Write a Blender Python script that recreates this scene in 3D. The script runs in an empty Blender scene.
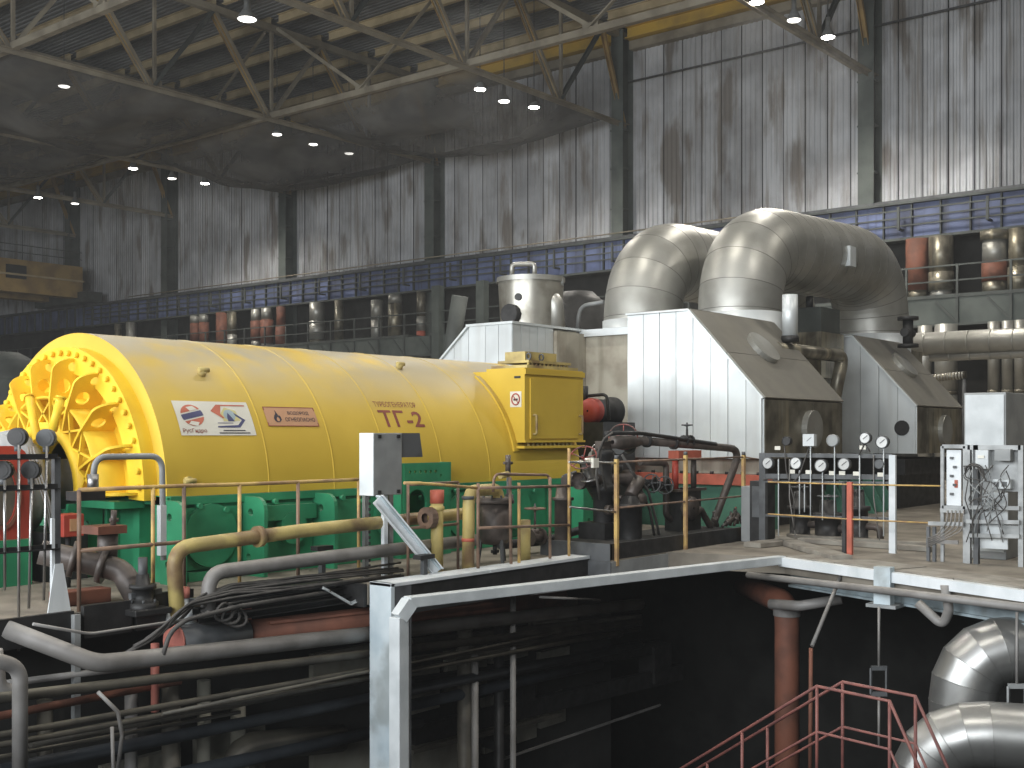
import bpy, math, random
from mathutils import Vector, Matrix
from mathutils.geometry import tessellate_polygon
random.seed(7)
V = Vector
R = math.radians
scene = bpy.context.scene
col = scene.collection

# ------------------------------------------------------------------ camera
FOC, TH, EYE, HORIZON = 1165.0, R(39.1), 1.65, 434.0
C_, S_ = math.cos(TH), math.sin(TH)
cam_data = bpy.data.cameras.new('camera')
cam_data.sensor_width = 36.0
cam_data.lens = FOC / 1024 * 36.0
cam_data.shift_y = (HORIZON - 384.0) / 1024
cam_data.clip_end = 400
cam = bpy.data.objects.new('camera', cam_data)
col.objects.link(cam)
cam.location = (0, 0, EYE)
cam.rotation_euler = (R(90), 0, TH - R(90))
scene.camera = cam

# ------------------------------------------------------------------ light
vs = scene.view_settings
vs.view_transform = 'Standard'
vs.look = 'None'
vs.gamma = 1.0
vs.use_curve_mapping = False
vs.exposure = 0.5
scene.cycles.max_bounces = 8
scene.cycles.sample_clamp_indirect = 4.0
scene.cycles.caustics_reflective = False
scene.cycles.caustics_refractive = False

world = bpy.data.worlds.new('hall_air')
scene.world = world
world.use_nodes = True
bg = world.node_tree.nodes['Background']
bg.inputs[0].default_value = (0.80, 0.88, 1.0, 1)
bg.inputs[1].default_value = 0.42
# thin dusty air filling the hall: the far end goes hazy
air = world.node_tree.nodes.new('ShaderNodeVolumeScatter')
air.inputs['Color'].default_value = (.86, .88, .9, 1)
air.inputs['Density'].default_value = 0.0010
air.inputs['Anisotropy'].default_value = 0.2
world.node_tree.links.new(air.outputs[0], world.node_tree.nodes['World Output'].inputs['Volume'])

def area_light(name, loc, rot, sx, sy, power, color):
    l = bpy.data.lights.new(name, 'AREA')
    l.shape = 'RECTANGLE'
    l.size, l.size_y = sx, sy
    l.energy = power
    l.color = color
    o = bpy.data.objects.new(name, l)
    col.objects.link(o)
    o.location = loc
    o.rotation_euler = rot
    return o
# daylight entering by the tall window band of the wall opposite the back wall
area_light('window_daylight', (-13.6, 13, 7.5), (0, R(-90), 0), 9.0, 44.0, 9800, (0.92, 0.965, 1.0))

# ------------------------------------------------------------------ geometry helpers
def ray(px, py):
    t, w = (px - 512) / FOC, (HORIZON - py) / FOC
    return C_ + t * S_, S_ - t * C_, w
def P(px, py, X=None, Y=None, Z=None, d=None):
    """place in the hall (metres) seen at px,py that lies in the plane X=, Y=, Z= or at depth d"""
    r = ray(px, py)
    k = d if d is not None else X / r[0] if X is not None else Y / r[1] if Y is not None else (Z - EYE) / r[2]
    return V((r[0] * k, r[1] * k, EYE + r[2] * k))

BASE = {}
class G:
    def __init__(s):
        s.v, s.f, s.sm = [], [], []
    def add(s, vs, fs, smooth=False):
        n = len(s.v)
        s.v += [V(p) for p in vs]
        for f in fs:
            s.f.append([i + n for i in f]); s.sm.append(smooth)
        return s
    def box(s, x0, x1, y0, y1, z0, z1):
        vs = [(x, y, z) for z in (z0, z1) for y in (y0, y1) for x in (x0, x1)]
        return s.add(vs, [(0, 2, 3, 1), (4, 5, 7, 6), (0, 1, 5, 4), (2, 6, 7, 3), (0, 4, 6, 2), (1, 3, 7, 5)])
    def frame(s, p, q, up=(0, 0, 1)):
        p, q = V(p), V(q)
        a = (q - p).normalized()
        up = V(up)
        if abs(a.dot(up)) > .98: up = V((1, 0, 0))
        b = a.cross(up).normalized()
        return p, q, a, b, b.cross(a)
    def profile(s, p, q, poly, up=(0, 0, 1)):
        """polygon (side, up) swept straight from p to q"""
        p, q, a, b, c = s.frame(p, q, up)
        n = len(poly)
        vs = [o + b * x + c * y for o in (p, q) for x, y in poly]
        fs = [(i, (i + 1) % n, n + (i + 1) % n, n + i) for i in range(n)]
        tri = tessellate_polygon([[V((x, y, 0)) for x, y in poly]])
        fs += [tuple(t) for t in tri] + [tuple(n + i for i in reversed(t)) for t in tri]
        return s.add(vs, fs)
    def beam(s, p, q, w, h, up=(0, 0, 1)):
        return s.profile(p, q, [(-w/2, -h/2), (w/2, -h/2), (w/2, h/2), (-w/2, h/2)], up)
    def ibeam(s, p, q, w, h, t=.02, up=(0, 0, 1)):
        a, b, c = w/2, h/2, t/2
        return s.profile(p, q, [(-a, -b), (a, -b), (a, -b+t), (c, -b+t), (c, b-t), (a, b-t), (a, b), (-a, b), (-a, b-t), (-c, b-t), (-c, -b+t), (-a, -b+t)], up)
    def channel(s, p, q, w, h, t=.02, up=(0, 0, 1)):
        b = h/2
        return s.profile(p, q, [(0, -b), (w, -b), (w, -b+t), (t, -b+t), (t, b-t), (w, b-t), (w, b), (0, b)], up)
    def angle(s, p, q, w, t=.012, up=(0, 0, 1)):
        return s.profile(p, q, [(0, 0), (w, 0), (w, t), (t, t), (t, w), (0, w)], up)
    def tube(s, pts, r, seg=10, closed=False, caps=True):
        pts = [V(p) for p in pts]
        n = len(pts)
        rs = r if isinstance(r, (list, tuple)) else [r] * n
        tang = []
        for i in range(n):
            a = pts[i] - pts[i-1] if (i or closed) else pts[1] - pts[0]
            b = pts[(i+1) % n] - pts[i] if (i < n-1 or closed) else pts[-1] - pts[-2]
            t = a.normalized() + b.normalized()
            tang.append(t.normalized() if t.length > 1e-6 else a.normalized())
        up = V((0, 0, 1)) if abs(tang[0].z) < .9 else V((1, 0, 0))
        nrm = (up - tang[0] * up.dot(tang[0])).normalized()
        vs, fs = [], []
        for i in range(n):
            nrm = (nrm - tang[i] * nrm.dot(tang[i])).normalized()
            bn = tang[i].cross(nrm)
            # mitre: keep the section true across a corner
            for k in range(seg):
                a = 2 * math.pi * k / seg
                o = (nrm * math.cos(a) + bn * math.sin(a)) * rs[i]
                vs.append(pts[i] + o)
        m = n if closed else n - 1
        for i in range(m):
            j = (i + 1) % n
            for k in range(seg):
                k2 = (k + 1) % seg
                fs.append((i*seg+k, i*seg+k2, j*seg+k2, j*seg+k))
        s.add(vs, fs, True)
        if caps and not closed:
            o = len(s.v) - len(vs)
            s.f.append([o + k for k in reversed(range(seg))]); s.sm.append(False)
            s.f.append([o + (n-1)*seg + k for k in range(seg)]); s.sm.append(False)
        return s
    def rings(s, pts, rs, seg=36):
        g = G().tube(pts, rs, seg, caps=False)
        return g.v
    def cyl(s, p, q, r, seg=16, r2=None):
        return s.tube([p, q], [r, r if r2 is None else r2], seg)
    def lathe(s, prof, o=(0, 0, 0), axis='z', seg=24, a0=0., a1=360., smooth=True):
        """profile [(t, r)] turned about an axis through o"""
        o = V(o)
        full = abs(a1 - a0) >= 359.9
        m = seg if full else seg + 1
        vs, fs = [], []
        for t, r in prof:
            for k in range(m):
                a = R(a0 + (a1 - a0) * k / seg)
                c, d = r * math.cos(a), r * math.sin(a)
                vs.append(o + V({'z': (c, d, t), 'x': (t, c, d), 'y': (d, t, c)}[axis]))
        for i in range(len(prof) - 1):
            for k in range(seg):
                k2 = (k + 1) % m
                fs.append((i*m+k, i*m+k2, (i+1)*m+k2, (i+1)*m+k))
        return s.add(vs, fs, smooth)
    def plate(s, loops, o, ux, uy, th):
        """flat plate: outline + holes (2-D loops), frame o/ux/uy, thickness along ux x uy"""
        o, ux, uy = V(o), V(ux).normalized(), V(uy).normalized()
        n = ux.cross(uy) * th
        flat = [p for l in loops for p in l]
        N = len(flat)
        tri = tessellate_polygon([[V((x, y, 0)) for x, y in l] for l in loops])
        vs = [o + ux*x + uy*y for x, y in flat] + [o + ux*x + uy*y + n for x, y in flat]
        fs = [tuple(t) for t in tri] + [tuple(N + i for i in t) for t in tri]
        b = 0
        for l in loops:
            m = len(l)
            fs += [(b+i, b+(i+1) % m, N+b+(i+1) % m, N+b+i) for i in range(m)]
            b += m
        return s.add(vs, fs)
    def wheel(s, c, nrm, r, rr=.012, spokes=5, hub=.03):
        """handwheel: rim, spokes, hub"""
        c, n = V(c), V(nrm).normalized()
        a = n.orthogonal().normalized(); b = n.cross(a)
        s.tube([c + (a*math.cos(2*math.pi*k/20) + b*math.sin(2*math.pi*k/20)) * r for k in range(20)], rr, 6, True)
        for k in range(spokes):
            t = 2*math.pi*k/spokes
            s.tube([c - n*.02, c + (a*math.cos(t) + b*math.sin(t)) * r], rr*.8, 5)
        s.cyl(c - n*.05, c + n*.03, hub, 8)
        return s
    def build(s, name, mat, parent=None, base=None, label=None, cat=None, group=None, kind=None, bevel=0):
        if parent is not None:
            base = BASE[parent.name]
        elif base is None:
            xs = [p.x for p in s.v]; ys = [p.y for p in s.v]
            base = V(((min(xs)+max(xs))/2, (min(ys)+max(ys))/2, min(p.z for p in s.v)))
        me = bpy.data.meshes.new(name)
        me.from_pydata([p - base for p in s.v], [], s.f)
        me.polygons.foreach_set('use_smooth', s.sm)
        me.validate(); me.update()
        import bmesh
        bm = bmesh.new(); bm.from_mesh(me)
        bmesh.ops.recalc_face_normals(bm, faces=bm.faces)
        bm.to_mesh(me); bm.free()
        me.materials.append(mat)
        o = bpy.data.objects.new(name, me)
        col.objects.link(o)
        if parent is not None:
            o.parent = parent
        else:
            o.location = base
        BASE[o.name] = V(base)
        if bevel:
            m = o.modifiers.new('edge', 'BEVEL'); m.width = bevel; m.segments = 2; m.limit_method = 'ANGLE'
        tag(o, label, cat, group, kind)
        return o

def tag(o, label=None, cat=None, group=None, kind=None):
    for k, v in (('label', label), ('category', cat), ('group', group), ('kind', kind)):
        if v: o[k] = v
    return o
def thing(name, label, cat, loc=(0, 0, 0), group=None, kind=None):
    o = bpy.data.objects.new(name, None)
    o.empty_display_size = .1
    col.objects.link(o)
    o.location = loc
    BASE[o.name] = V(loc)
    return tag(o, label, cat, group, kind)
def inst(src, parent, at, rot=None, scale=None, name=None):
    """another piece with the same mesh; `at` is where its mesh origin goes in the hall"""
    o = bpy.data.objects.new(name or src.name.split('.')[0], src.data)
    col.objects.link(o)
    o.parent = parent
    o.location = V(at) - (BASE[parent.name] if parent else V((0, 0, 0)))
    if rot is not None: o.rotation_euler = rot
    if scale is not None: o.scale = scale
    BASE[o.name] = V(at)
    return o
def mesh_of(g, name, mat):
    """mesh data only, origin at the hall's origin"""
    o = g.build(name, mat, base=V((0, 0, 0)))
    me = o.data
    bpy.data.objects.remove(o)
    return me
def put(me, name, parent, at, rot=None, scale=None):
    o = bpy.data.objects.new(name, me)
    col.objects.link(o)
    o.parent = parent
    o.location = V(at) - (BASE[parent.name] if parent else V((0, 0, 0)))
    if rot is not None: o.rotation_euler = rot
    if scale is not None: o.scale = scale
    BASE[o.name] = V(at)
    return o
def fillet(pts, rad, n=5):
    """round the corners of a path"""
    pts = [V(p) for p in pts]
    out = [pts[0]]
    for i in range(1, len(pts) - 1):
        p, a, b = pts[i], pts[i-1] - pts[i], pts[i+1] - pts[i]
        ang = a.angle(b)
        if ang > 3.1: out.append(p); continue
        k = min(rad / math.tan(ang / 2), a.length * .48, b.length * .48)
        p0, p1 = p + a.normalized() * k, p + b.normalized() * k
        for j in range(n + 1):
            t = j / n
            out.append(p0.lerp(p, t).lerp(p.lerp(p1, t), t))
    out.append(pts[-1])
    return out
def circle(cx, cy, r, n=16, ry=None):
    return [(cx + r*math.cos(2*math.pi*k/n), cy + (ry or r)*math.sin(2*math.pi*k/n)) for k in range(n)]
def rrect(x0, y0, x1, y1, r, n=4, corners=(1, 1, 1, 1)):
    out = []
    for (cx, cy, a, on) in ((x1-r, y0+r, -90, corners[0]), (x1-r, y1-r, 0, corners[1]), (x0+r, y1-r, 90, corners[2]), (x0+r, y0+r, 180, corners[3])):
        if on: out += [(cx + r*math.cos(R(a+90*k/n)), cy + r*math.sin(R(a+90*k/n))) for k in range(n+1)]
        else: out.append((cx + r*(1 if a in (-90, 0) else -1), cy + r*(1 if a in (0, 90) else -1)))
    return out
def text2d(body, bold=0.0):
    """flat letter faces of unit height: verts (x, y), faces, width"""
    cu = bpy.data.curves.new('letters', 'FONT')
    cu.body = body; cu.size = 1.0; cu.offset = bold; cu.resolution_u = 3
    o = bpy.data.objects.new('letters', cu); col.objects.link(o)
    dg = bpy.context.evaluated_depsgraph_get(); dg.update()
    me = bpy.data.meshes.new_from_object(o.evaluated_get(dg))
    vs = [(v.co.x, v.co.y) for v in me.vertices]; fs = [tuple(p.vertices) for p in me.polygons]
    bpy.data.objects.remove(o); bpy.data.curves.remove(cu); bpy.data.meshes.remove(me)
    x0 = min(v[0] for v in vs); x1 = max(v[0] for v in vs); y0 = min(v[1] for v in vs); y1 = max(v[1] for v in vs)
    return [((x-x0)/(x1-x0), (y-y0)/(y1-y0)) for x, y in vs], fs, (x1-x0)/(y1-y0)

# ------------------------------------------------------------------ materials
MATS = {}
def M(name, c, rough=.5, metal=0., c2=None, scale=3., detail=5., bump=0., dust=None, dust_amt=.6, streak=None, streak_amt=.5, rnd=0., rust=None, rust_z=False, spec=.5, lo=.35, hi=.68):
    m = bpy.data.materials.new(name); MATS[name] = m
    m.use_nodes = True
    nt = m.node_tree; N = nt.nodes; L = nt.links
    b = N['Principled BSDF']
    b.inputs['Roughness'].default_value = rough
    b.inputs['Metallic'].default_value = metal
    b.inputs['Specular IOR Level'].default_value = spec
    geo = N.new('ShaderNodeNewGeometry')
    def noise(sc, vec=None, det=detail, stretch=None):
        n = N.new('ShaderNodeTexNoise'); n.inputs['Scale'].default_value = sc; n.inputs['Detail'].default_value = det
        src = geo.outputs['Position']
        if stretch:
            mp = N.new('ShaderNodeMapping'); mp.inputs['Scale'].default_value = stretch
            L.new(src, mp.inputs['Vector']); src = mp.outputs[0]
        L.new(src, n.inputs['Vector'])
        return n.outputs['Fac']
    def ramp(fac, a, c_):
        r = N.new('ShaderNodeMapRange'); r.inputs[1].default_value = a; r.inputs[2].default_value = c_; r.interpolation_type = 'SMOOTHSTEP'
        L.new(fac, r.inputs[0]); return r.outputs[0]
    def mul(a, k):
        n = N.new('ShaderNodeMath'); n.operation = 'MULTIPLY'; L.new(a, n.inputs[0])
        if isinstance(k, (int, float)): n.inputs[1].default_value = k
        else: L.new(k, n.inputs[1])
        return n.outputs[0]
    def mix(fac, a, bcol, mode='MIX'):
        n = N.new('ShaderNodeMix'); n.data_type = 'RGBA'; n.blend_type = mode
        if isinstance(fac, (int, float)): n.inputs[0].default_value = fac
        else: L.new(fac, n.inputs[0])
        for sock, val in ((n.inputs[6], a), (n.inputs[7], bcol)):
            if isinstance(val, (tuple, list)): sock.default_value = (*val, 1)
            else: L.new(val, sock)
        return n.outputs[2]
    base = c
    nz = noise(scale)
    base = mix(ramp(nz, lo, hi), c, c2 or tuple(x * .72 for x in c))
    if streak:
        base = mix(mul(ramp(noise(1.0, stretch=(3.2, 3.2, .22)), .5, .72), streak_amt), base, streak)
    if rust:
        base = mix(mul(ramp(noise(scale * .45 if not rust_z else .8, det=9, stretch=(1, 1, .3) if rust_z else None), .53, .66), .85), base, rust)
    if dust:
        sx = N.new('ShaderNodeSeparateXYZ'); L.new(geo.outputs['Normal'], sx.inputs[0])
        up = ramp(sx.outputs[2], .45, .95)
        base = mix(mul(mul(up, ramp(noise(1.3), .2, .6)), dust_amt), base, dust)
    if rnd:
        oi = N.new('ShaderNodeObjectInfo')
        r = N.new('ShaderNodeMapRange'); r.inputs[3].default_value = 1 - rnd; r.inputs[4].default_value = 1 + rnd * .6
        L.new(oi.outputs['Random'], r.inputs[0])
        cmb = N.new('ShaderNodeCombineColor')
        for i in range(3): L.new(r.outputs[0], cmb.inputs[i])
        base = mix(1.0, base, cmb.outputs[0], 'MULTIPLY')
    if isinstance(base, tuple): b.inputs['Base Color'].default_value = (*base, 1)
    else: L.new(base, b.inputs['Base Color'])
    rr = N.new('ShaderNodeMapRange'); rr.inputs[3].default_value = max(.05, rough - .12); rr.inputs[4].default_value = min(1, rough + .15)
    L.new(nz, rr.inputs[0]); L.new(rr.outputs[0], b.inputs['Roughness'])
    if bump:
        bp = N.new('ShaderNodeBump'); bp.inputs['Strength'].default_value = bump; bp.inputs['Distance'].default_value = .02
        L.new(noise(scale * 4, det=3), bp.inputs['Height']); L.new(bp.outputs[0], b.inputs['Normal'])
    return m
def emit(name, c, st):
    m = bpy.data.materials.new(name); m.use_nodes = True; N = m.node_tree.nodes
    e = N.new('ShaderNodeEmission'); e.inputs[0].default_value = (*c, 1); e.inputs[1].default_value = st
    m.node_tree.links.new(e.outputs[0], N['Material Output'].inputs[0])
    return m
m_yel = M('yellow_enamel', (.67, .465, .055), .5, c2=(.59, .40, .045), scale=.9, dust=(.40, .36, .27), dust_amt=.95, bump=.05, spec=.35)
m_yel2 = M('yellow_bracket_paint', (.82, .57, .04), .5, c2=(.74, .47, .03), scale=2.2, spec=.3)
m_yelpipe = M('cream_yellow_pipe_paint', (.55, .44, .16), .55, c2=(.36, .28, .11), scale=3, rust=(.16, .09, .05))
m_yelrail = M('ochre_rail_paint', (.62, .42, .14), .55, c2=(.33, .2, .1), scale=5)
m_brnrail = M('brown_rail_paint', (.24, .15, .1), .55, c2=(.12, .08, .06), scale=5)
m_green = M('green_enamel', (.04, .30, .145), .42, c2=(.022, .19, .09), scale=1.6, bump=.03, dust=(.16, .22, .15), dust_amt=.4)
m_green2 = M('pale_green_paint', (.09, .25, .17), .55, c2=(.05, .16, .11), scale=2)
m_alu = M('galvanised_lagging_sheet', (.68, .72, .73), .4, .3, c2=(.58, .61, .62), scale=1.4, bump=.05, streak=(.42, .42, .40), streak_amt=.35, rnd=.10)
m_aluroof = M('dusty_lagging_sheet', (.26, .245, .21), .5, .35, c2=(.22, .21, .185), scale=1.6, bump=.04)
m_pipe_alu = M('aluminium_pipe_jacket', (.42, .415, .385), .42, .6, c2=(.31, .305, .275), scale=1.2, bump=.04, rnd=.07)
m_shiny = M('polished_pipe_jacket', (.40, .40, .39), .34, .8, c2=(.28, .28, .27), scale=2.5, detail=8, bump=.03)
m_seam = M('jacket_seam', (.16, .155, .14), .5, .5)
m_dirtyshade = M('stained_shaded_sheet', (.26, .24, .19), .38, .55, c2=(.1, .09, .07), scale=2.2, streak=(.42, .37, .26), streak_amt=.8)  # real stains; also carries the shade on the hoods' near faces
m_conc = M('stained_plaster', (.42, .39, .32), .85, c2=(.27, .24, .19), scale=1.8, detail=9, streak=(.16, .14, .1), streak_amt=.6, bump=.25)
m_floor = M('beige_floor_screed', (.25, .222, .18), .8, c2=(.14, .122, .098), scale=1.5, detail=8, bump=.1)
m_darkconc = M('dark_concrete', (.034, .033, .03), .9, c2=(.018, .0175, .016), scale=1.3, detail=8, bump=.3)  # near-black concrete with slight mottling
m_paleconc = M('grimy_concrete_panel', (.30, .29, .24), .9, c2=(.18, .17, .14), scale=2, detail=8, bump=.2)
m_white = M('white_paint', (.72, .75, .77), .5, c2=(.6, .64, .66), scale=2.5, streak=(.46, .50, .5), streak_amt=.4)
m_whitebl = M('blue_white_daylit_paint', (.62, .69, .72), .6, c2=(.44, .53, .58), scale=2.4, detail=8, rust=(.30, .33, .33))  # on the pit post this white stands for daylight on its face
m_edgebeam = M('weathered_shaded_blue_white', (.36, .44, .48), .65, c2=(.16, .19, .2), scale=2.2, detail=9, streak=(.12, .11, .09), streak_amt=.8)  # patchy worn paint, with the shade under the slab darkened in
m_frame = M('dull_zinc_frame', (.36, .37, .37), .5, .2, c2=(.24, .25, .25), scale=5)
m_grey = M('grey_paint', (.30, .31, .31), .5, c2=(.23, .24, .24), scale=3)
m_greylt = M('light_grey_cabinet_paint', (.58, .61, .62), .45, c2=(.46, .49, .5), scale=3)
m_dgrey = M('dark_grey_paint', (.10, .105, .11), .5, c2=(.06, .063, .066), scale=4)
m_black = M('black_grimy_steel', (.035, .034, .034), .5, .3, c2=(.02, .02, .02), scale=5, bump=.1)
m_rubber = M('black_cable_sheath', (.085, .08, .075), .7, c2=(.045, .042, .04), scale=6)
m_brpipe = M('grimy_brown_pipe', (.10, .08, .07), .45, .2, c2=(.05, .042, .038), scale=4, dust=(.20, .17, .14), dust_amt=.45, bump=.1)
m_gpipe = M('grimy_grey_pipe', (.26, .25, .24), .55, .1, c2=(.17, .16, .15), scale=2.5, dust=(.33, .31, .28), dust_amt=.5)
m_dpipe = M('sooty_pipe_paint', (.11, .10, .08), .55, .1, c2=(.06, .055, .046), scale=3, dust=(.22, .20, .15), dust_amt=.6)
m_bluepipe = M('blue_black_pipe_paint', (.035, .042, .05), .6, c2=(.02, .024, .03), scale=3)
m_pink = M('pink_red_primer', (.62, .22, .17), .6, c2=(.45, .15, .12), scale=3)
m_red = M('red_paint', (.48, .06, .035), .45, c2=(.33, .045, .03), scale=3)
m_wheel = M('worn_red_wheel_paint', (.24, .05, .04), .45, c2=(.07, .05, .045), scale=9)
m_redbeam = M('faded_red_paint', (.55, .13, .08), .6, c2=(.38, .10, .06), scale=3)
m_rust = M('red_oxide_pipe', (.20, .075, .045), .7, c2=(.12, .05, .033), scale=2.5)
m_steel = M('bare_steel', (.42, .42, .42), .35, .9, c2=(.28, .27, .26), scale=5)
m_stair = M('maroon_rail_paint', (.22, .08, .065), .55, c2=(.14, .055, .05), scale=6)
m_blue = M('blue_girder_paint', (.13, .165, .31), .6, c2=(.075, .09, .16), scale=.8, detail=7, rnd=.3, streak=(.03, .035, .05), streak_amt=.6)
m_girder = M('sooty_green_steel', (.075, .085, .078), .65, c2=(.045, .05, .047), scale=1, detail=6)
m_truss = M('cream_truss_paint', (.30, .265, .20), .7, c2=(.18, .155, .115), scale=.9, detail=7)
m_trussy = M('ochre_truss_paint', (.42, .28, .10), .65, c2=(.26, .17, .07), scale=1, detail=6)
m_purlin = M('ochre_purlin_paint', (.56, .45, .27), .7, c2=(.36, .28, .16), scale=.7, detail=6)
m_eave = M('yellow_eaves_paint', (.62, .40, .06), .6, c2=(.40, .26, .06), scale=.6, detail=6)
m_deck = M('grey_roof_deck', (.27, .275, .275), .75, c2=(.17, .172, .172), scale=.5, detail=6)
m_colm = M('dark_green_column_paint', (.10, .115, .105), .65, c2=(.06, .072, .066), scale=.9, detail=6)
m_print_red = M('brown_red_print', (.28, .065, .04), .6)
m_print_dk = M('dark_print', (.035, .03, .045), .6)
m_print_blue = M('navy_print', (.075, .08, .19), .55)
m_print_or = M('coral_print', (.62, .17, .10), .55)
m_print_wh = M('white_print', (.72, .70, .62), .5, c2=(.66, .64, .56))
m_print_sky = M('pale_blue_print', (.40, .50, .55), .55)
m_print_yel = M('pale_yellow_print', (.70, .64, .30), .55)
m_tan = M('tan_notice_board', (.52, .28, .15), .5, c2=(.47, .25, .13))
m_dial = M('white_dial', (.70, .71, .70), .3)
m_glass = M('dusty_window_glass', (.10, .09, .07), .15, c2=(.16, .14, .1), scale=4)
m_wallsheet = M('weathered_zinc_sheet', (.56, .57, .59), .55, .1, c2=(.38, .385, .40), scale=.55, detail=8, streak=(.24, .215, .19), streak_amt=.7, rnd=.2, rust=(.19, .165, .14), rust_z=True)
m_wood = M('grey_plank', (.30, .28, .24), .8, c2=(.19, .17, .145), scale=3, bump=.15)
m_lamp = emit('lamp_glow', (1.0, .97, .9), 22)
m_lampdim = emit('lamp_glow_dim', (1.0, .97, .9), 3.5)
m_lampshade = M('lamp_reflector_grey', (.35, .36, .36), .4, .6)
# translucent dark netting
m_net = bpy.data.materials.new('black_netting'); m_net.use_nodes = True
_n = m_net.node_tree; _o = _n.nodes['Material Output']; _b = _n.nodes['Principled BSDF']
_b.inputs['Base Color'].default_value = (.15, .147, .14, 1); _b.inputs['Roughness'].default_value = .9
_t = _n.nodes.new('ShaderNodeBsdfTransparent'); _mx = _n.nodes.new('ShaderNodeMixShader')
_g = _n.nodes.new('ShaderNodeNewGeometry'); _ns = _n.nodes.new('ShaderNodeTexNoise'); _ns.inputs['Scale'].default_value = .35; _ns.inputs['Detail'].default_value = 6
_mr = _n.nodes.new('ShaderNodeMapRange'); _mr.inputs[1].default_value = .3; _mr.inputs[2].default_value = .7; _mr.inputs[3].default_value = .5; _mr.inputs[4].default_value = .9
_n.links.new(_g.outputs['Position'], _ns.inputs['Vector']); _n.links.new(_ns.outputs['Fac'], _mr.inputs[0]); _n.links.new(_mr.outputs[0], _mx.inputs[0])
_ns2 = _n.nodes.new('ShaderNodeTexNoise'); _ns2.inputs['Scale'].default_value = .5; _ns2.inputs['Detail'].default_value = 9; _ns2.inputs['Distortion'].default_value = .2
_cr = _n.nodes.new('ShaderNodeMix'); _cr.data_type = 'RGBA'; _cr.inputs[6].default_value = (.085, .083, .08, 1); _cr.inputs[7].default_value = (.17, .166, .155, 1)
_mr2 = _n.nodes.new('ShaderNodeMapRange'); _mr2.inputs[1].default_value = .42; _mr2.inputs[2].default_value = .72
_n.links.new(_g.outputs['Position'], _ns2.inputs['Vector']); _n.links.new(_ns2.outputs['Fac'], _mr2.inputs[0]); _n.links.new(_mr2.outputs[0], _cr.inputs[0]); _n.links.new(_cr.outputs[2], _b.inputs['Base Color'])
_n.links.new(_t.outputs[0], _mx.inputs[1]); _n.links.new(_b.outputs[0], _mx.inputs[2]); _n.links.new(_mx.outputs[0], _o.inputs[0])

# ================================================================== the hall
XW = 46.5
COLS = [18.6 + 12.07 * k for k in range(-1, 8)]          # column lines along the back wall
GX = 45.2                                                # crane girder face

# floor with the machine pit cut out of it
PIT = [(-9, 9.9), (8.9, 9.9), (8.9, 9.26), (12.62, 9.26), (12.62, 8.6), (14.0, 8.6), (14.4, 7.0), (12.97, 3.57), (11.4, -.2), (5.8, -2.0), (-1.5, 7.0), (-9, 7.0)]
G().plate([[(-14, -22), (46.5, -22), (46.5, 112), (-14, 112)], PIT], (0, 0, -.22), (1, 0, 0), (0, 1, 0), .22).build('floor', m_floor, kind='structure')
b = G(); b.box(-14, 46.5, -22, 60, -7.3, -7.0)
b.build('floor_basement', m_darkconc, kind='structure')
w = thing('wall_basement', None, None, (5, 11, -7), kind='structure')
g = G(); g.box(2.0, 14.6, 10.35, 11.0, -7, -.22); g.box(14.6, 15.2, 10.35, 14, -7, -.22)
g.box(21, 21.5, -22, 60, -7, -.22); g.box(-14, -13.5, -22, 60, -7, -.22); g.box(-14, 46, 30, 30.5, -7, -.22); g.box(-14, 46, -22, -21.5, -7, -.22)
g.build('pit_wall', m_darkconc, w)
# paler panels between the pit wall's ribs
for (x0, x1, z0, z1) in [(10.5, 11.15, -1.9, -1.35), (11.3, 12.1, -1.75, -1.2), (12.2, 13.0, -1.5, -1.1), (10.6, 11.9, -3.0, -2.2), (12.05, 13.2, -2.7, -1.95), (13.3, 14.0, -1.9, -1.5), (13.3, 13.9, -2.6, -2.15), (9.0, 10.3, -1.3, -.9), (9.0, 10.3, -2.7, -2.05), (13.1, 14.2, -1.15, -.8), (6.3, 7.2, -2.6, -1.6), (7.4, 8.3, -2.4, -1.5)]:
    G().box(x0, x1, 10.27, 10.36, z0, z1).build('wall_panel', m_paleconc, w)

# back wall: dark plinth behind the gallery, corrugated sheets above the crane girder
wb = thing('wall_back', None, None, (XW, 50, 0), kind='structure')
G().box(XW + .1, XW + .5, -22, 112, -.2, 20.6).build('wall_core', m_darkconc, wb)
prof = []
n = 4
for k in range(n):
    y = k / n
    prof += [(y + .02, 0), (y + .06, .055), (y + .15, .055), (y + .19, 0)]
prof = [(0, 0)] + prof[:-1] + [(.955, 0)]
def sheet(w_, h_):
    vs, fs = [], []
    for z in (0, h_):
        vs += [(-dx, -y * w_, z) for y, dx in prof]
    m = len(prof)
    fs = [(i, i + 1, m + i + 1, m + i) for i in range(m - 1)]
    return G().add(vs, fs)
SW, Z0, Z1 = 1.006, 10.2, 19.75
me_sheet = mesh_of(sheet(SW, Z1 - Z0), 'cladding_sheet', m_wallsheet)
y = COLS[0] + SW - 12.07
while y < 105:
    o = put(me_sheet, 'cladding_sheet', wb, (XW - random.choice((0, 0, .02, .035)), y, Z0))
    y += SW
# pipe rail along the sheets, below the eaves
G().tube([(XW - .25, -5, 18.3), (XW - .25, 30.5, 18.3)], .05, 6).build('wall_pipe', m_dgrey, wb)
# eaves beam
ev = thing('trim_1', None, None, (XW - .2, 50, 19.7), kind='structure')
for i, yc in enumerate(COLS[:-1]):
    G().box(XW - .45, XW, yc + .35, yc + 11.72, 19.75, 20.15).build('lintel_beam', m_truss, ev)
    G().ibeam((XW - .5, yc + .3, 20.5), (XW - .5, yc + 11.77, 20.5), .5, .6, .06).build('eaves_beam', m_eave, ev)

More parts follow.
